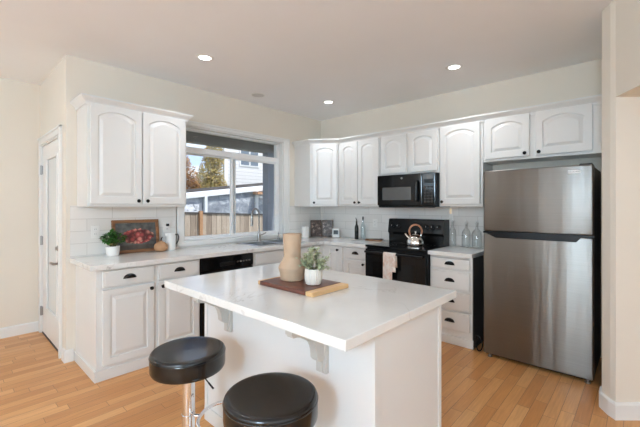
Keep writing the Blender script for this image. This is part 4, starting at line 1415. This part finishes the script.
r = thing('carport', 'low white-roofed shelter wrapped in grey plastic behind the fence', 'shelter', (0, 7.0, 0))
rz_ = lambda x: 1.63 + 0.117 * (x - 1.313)
bm = new_bm()
prism(bm, [(-2, rz_(-2) - 0.02), (8, rz_(8) - 0.02), (8, rz_(8) + 0.13), (-2, rz_(-2) + 0.13)], 'y', -0.05, 0.05)
prism(bm, [(-2, rz_(-2) + 0.10), (8, rz_(8) + 0.10), (8, rz_(8) + 0.14), (-2, rz_(-2) + 0.14)], 'y', 0.05, 1.6)
obj('roof', bm, 'sheet_white', r)
bm = new_bm()
prism(bm, [(-2, rz_(-2) + 0.13), (8, rz_(8) + 0.13), (8, rz_(8) + 0.27), (-2, rz_(-2) + 0.25)], 'y', 1.5, 1.62)
obj('ridge', bm, 'roof_grey', r)
bm = new_bm()
prism(bm, [(-2, GZ), (8, GZ), (8, rz_(8) - 0.02), (-2, rz_(-2) - 0.02)], 'y', 0.06, 0.08)
obj('sheeting', bm, 'sheeting', r)
for px in (-1.0, 1.95, 4.05, 7.0):
    obj('post', box(new_bm(), px - 0.05, px + 0.05, -0.06, 0.05, GZ, rz_(px)), 'sheet_white', r)
bm = new_bm()
box(bm, -2.0, 1.72, -0.02, 0.03, 0.2, rz_(0.4) - 0.1)
obj('white_sheet', bm, 'white_sheeting', r)['label'] = 'white plastic sheet with grey creases'
obj('beam_end', box(new_bm(), 3.85, 4.6, -0.35, -0.06, 1.80, 1.90), 'cedar', r)

r = thing('neighbour_house', 'two-storey house with pale lap siding beyond the shelter', 'house', (0, 11.0, 0))
obj('wall', prism(new_bm(), [(5.25, 0), (14, 0), (14, 6), (10.2, 6)], 'z', GZ, 5.9), 'siding', r)
obj('corner_board', box(new_bm(), 5.17, 5.35, -0.03, 0.10, GZ, 5.9), 'house_trim', r)
for x0, x1 in ((6.10, 6.58), (6.68, 7.15)):
    f = obj('window', box(new_bm(), x0 - 0.07, x1 + 0.07, -0.04, 0.01, 3.36, 4.26, 0.01), 'house_trim', r)
    obj('pane', box(new_bm(), x0, x1, -0.05, -0.03, 3.43, 4.19), 'house_glass', f)
bm = new_bm()
prism(bm, [(5.0, 5.9), (14.5, 5.9), (9.6, 8.6)], 'y', -0.5, 0.6)
obj('roof', bm, 'roof_grey', r)

def tree(name, label, loc, blobs, mat, trunk_h, count, size, seed):
    rr = random.Random(seed)
    r = thing(name, label, 'tree', loc, 0, 'trees beyond the shelter')
    bm = new_bm()
    tube(bm, [(0, 0, 0), (0.05, 0, trunk_h * 0.5), (0, 0, trunk_h)], [0.10, 0.07, 0.03], 10)
    for i in range(9):
        a = rr.uniform(0, 2 * pi); z = trunk_h * rr.uniform(0.35, 0.85)
        tube(bm, [(0, 0, z), (cos(a) * 0.22, sin(a) * 0.22, z + 0.35), (cos(a) * 0.36, sin(a) * 0.36, z + 0.8)], [0.03, 0.018, 0.008], 6)
    obj('trunk', bm, 'bark', r)
    bm = new_bm()
    for i in range(count):
        c, rad = rr.choice(blobs)
        while True:
            p = Vector((rr.uniform(-1, 1), rr.uniform(-1, 1), rr.uniform(-1, 1)))
            if p.length < 1: break
        p = Vector(c) + Vector((p.x * rad[0], p.y * rad[1], p.z * rad[2]))
        u = Vector((rr.uniform(-1, 1), rr.uniform(-1, 1), rr.uniform(-1, 1))).normalized()
        w_ = u.orthogonal().normalized()
        s = size * rr.uniform(0.6, 1.3)
        bm.faces.new([bm.verts.new(p + u * s), bm.verts.new(p + w_ * s * 0.5), bm.verts.new(p - u * s), bm.verts.new(p - w_ * s * 0.5)])
    obj('crown', bm, mat, r)
    return r
tree('autumn_tree', 'rust-brown autumn tree at the left edge of the window', (2.75, 10.45, GZ),
     [((0, 0, 3.2), (0.80, 0.6, 0.9)), ((-0.6, 0, 2.7), (0.8, 0.6, 1.0)), ((0.35, 0.1, 2.7), (0.6, 0.5, 0.8)), ((-0.3, 0, 3.9), (0.7, 0.5, 0.7))], 'autumn_leaf', 3.4, 9000, 0.055, 21)
tree('autumn_tree', 'yellow-green autumn tree behind the middle of the window', (4.45, 10.95, GZ),
     [((0, 0, 3.5), (0.62, 0.5, 1.0)), ((0.15, 0, 4.4), (0.50, 0.4, 0.8)), ((-0.3, 0, 2.8), (0.6, 0.5, 0.9)), ((0.25, 0, 2.9), (0.55, 0.5, 0.9))], 'yellow_leaf', 3.8, 10000, 0.055, 22)

# ================================================================== dining and sitting areas behind the camera
def chandelier(label, x, y, z, LAMP_W):
    r = thing('chandelier', label, 'chandelier', (x, y, z), 0)
    obj('canopy', lathe(new_bm(), [(0.0, CEIL - z - 0.03), (0.06, CEIL - z - 0.025), (0.065, CEIL - z - 0.001), (0.0, CEIL - z - 0.001)], 0, 0, 24), 'brass', r, True)
    obj('rod', tube(new_bm(), [(0, 0, 0.0), (0, 0, CEIL - z - 0.02)], 0.008, 10), 'brass', r, True)
    for i in range(5):
        a = 2 * pi * i / 5
        c, q = cos(a), sin(a)
        arm = obj('arm', tube(new_bm(), [(0, 0, 0.02), (0.12 * c, 0.12 * q, -0.04), (0.26 * c, 0.26 * q, -0.02), (0.28 * c, 0.28 * q, 0.05)], 0.008, 8), 'brass', r, True)
        obj('bulb', lathe(new_bm(), [(0.014, 0.05), (0.034, 0.09), (0.036, 0.115), (0.022, 0.145), (0.0, 0.152)], 0.28 * c, 0.28 * q, 16), 'bulb_glow', arm, True)
    L = light('chandelier_lamp', 'POINT', (x, y, z + 0.02), LAMP_W, (0.56, 0.79, 1.0))
    L.data.shadow_soft_size = 0.30
n = NT('bulb_glow')
e = n.n('Emission')
e.inputs[0].default_value = (1, 0.88, 0.7, 1)
e.inputs[1].default_value = 14
n.l(e.outputs[0], n.out.inputs[0])
M['bulb_glow'] = n.m
chandelier('brass five-arm chandelier over the dining area left of the kitchen', -5.7, 0.42, 2.05, 22)
chandelier('added unseen five-arm brass chandelier that brightens the ceiling', -6.1, -4.0, 1.90, 315)  # added out of view as fill for the ceiling and walls
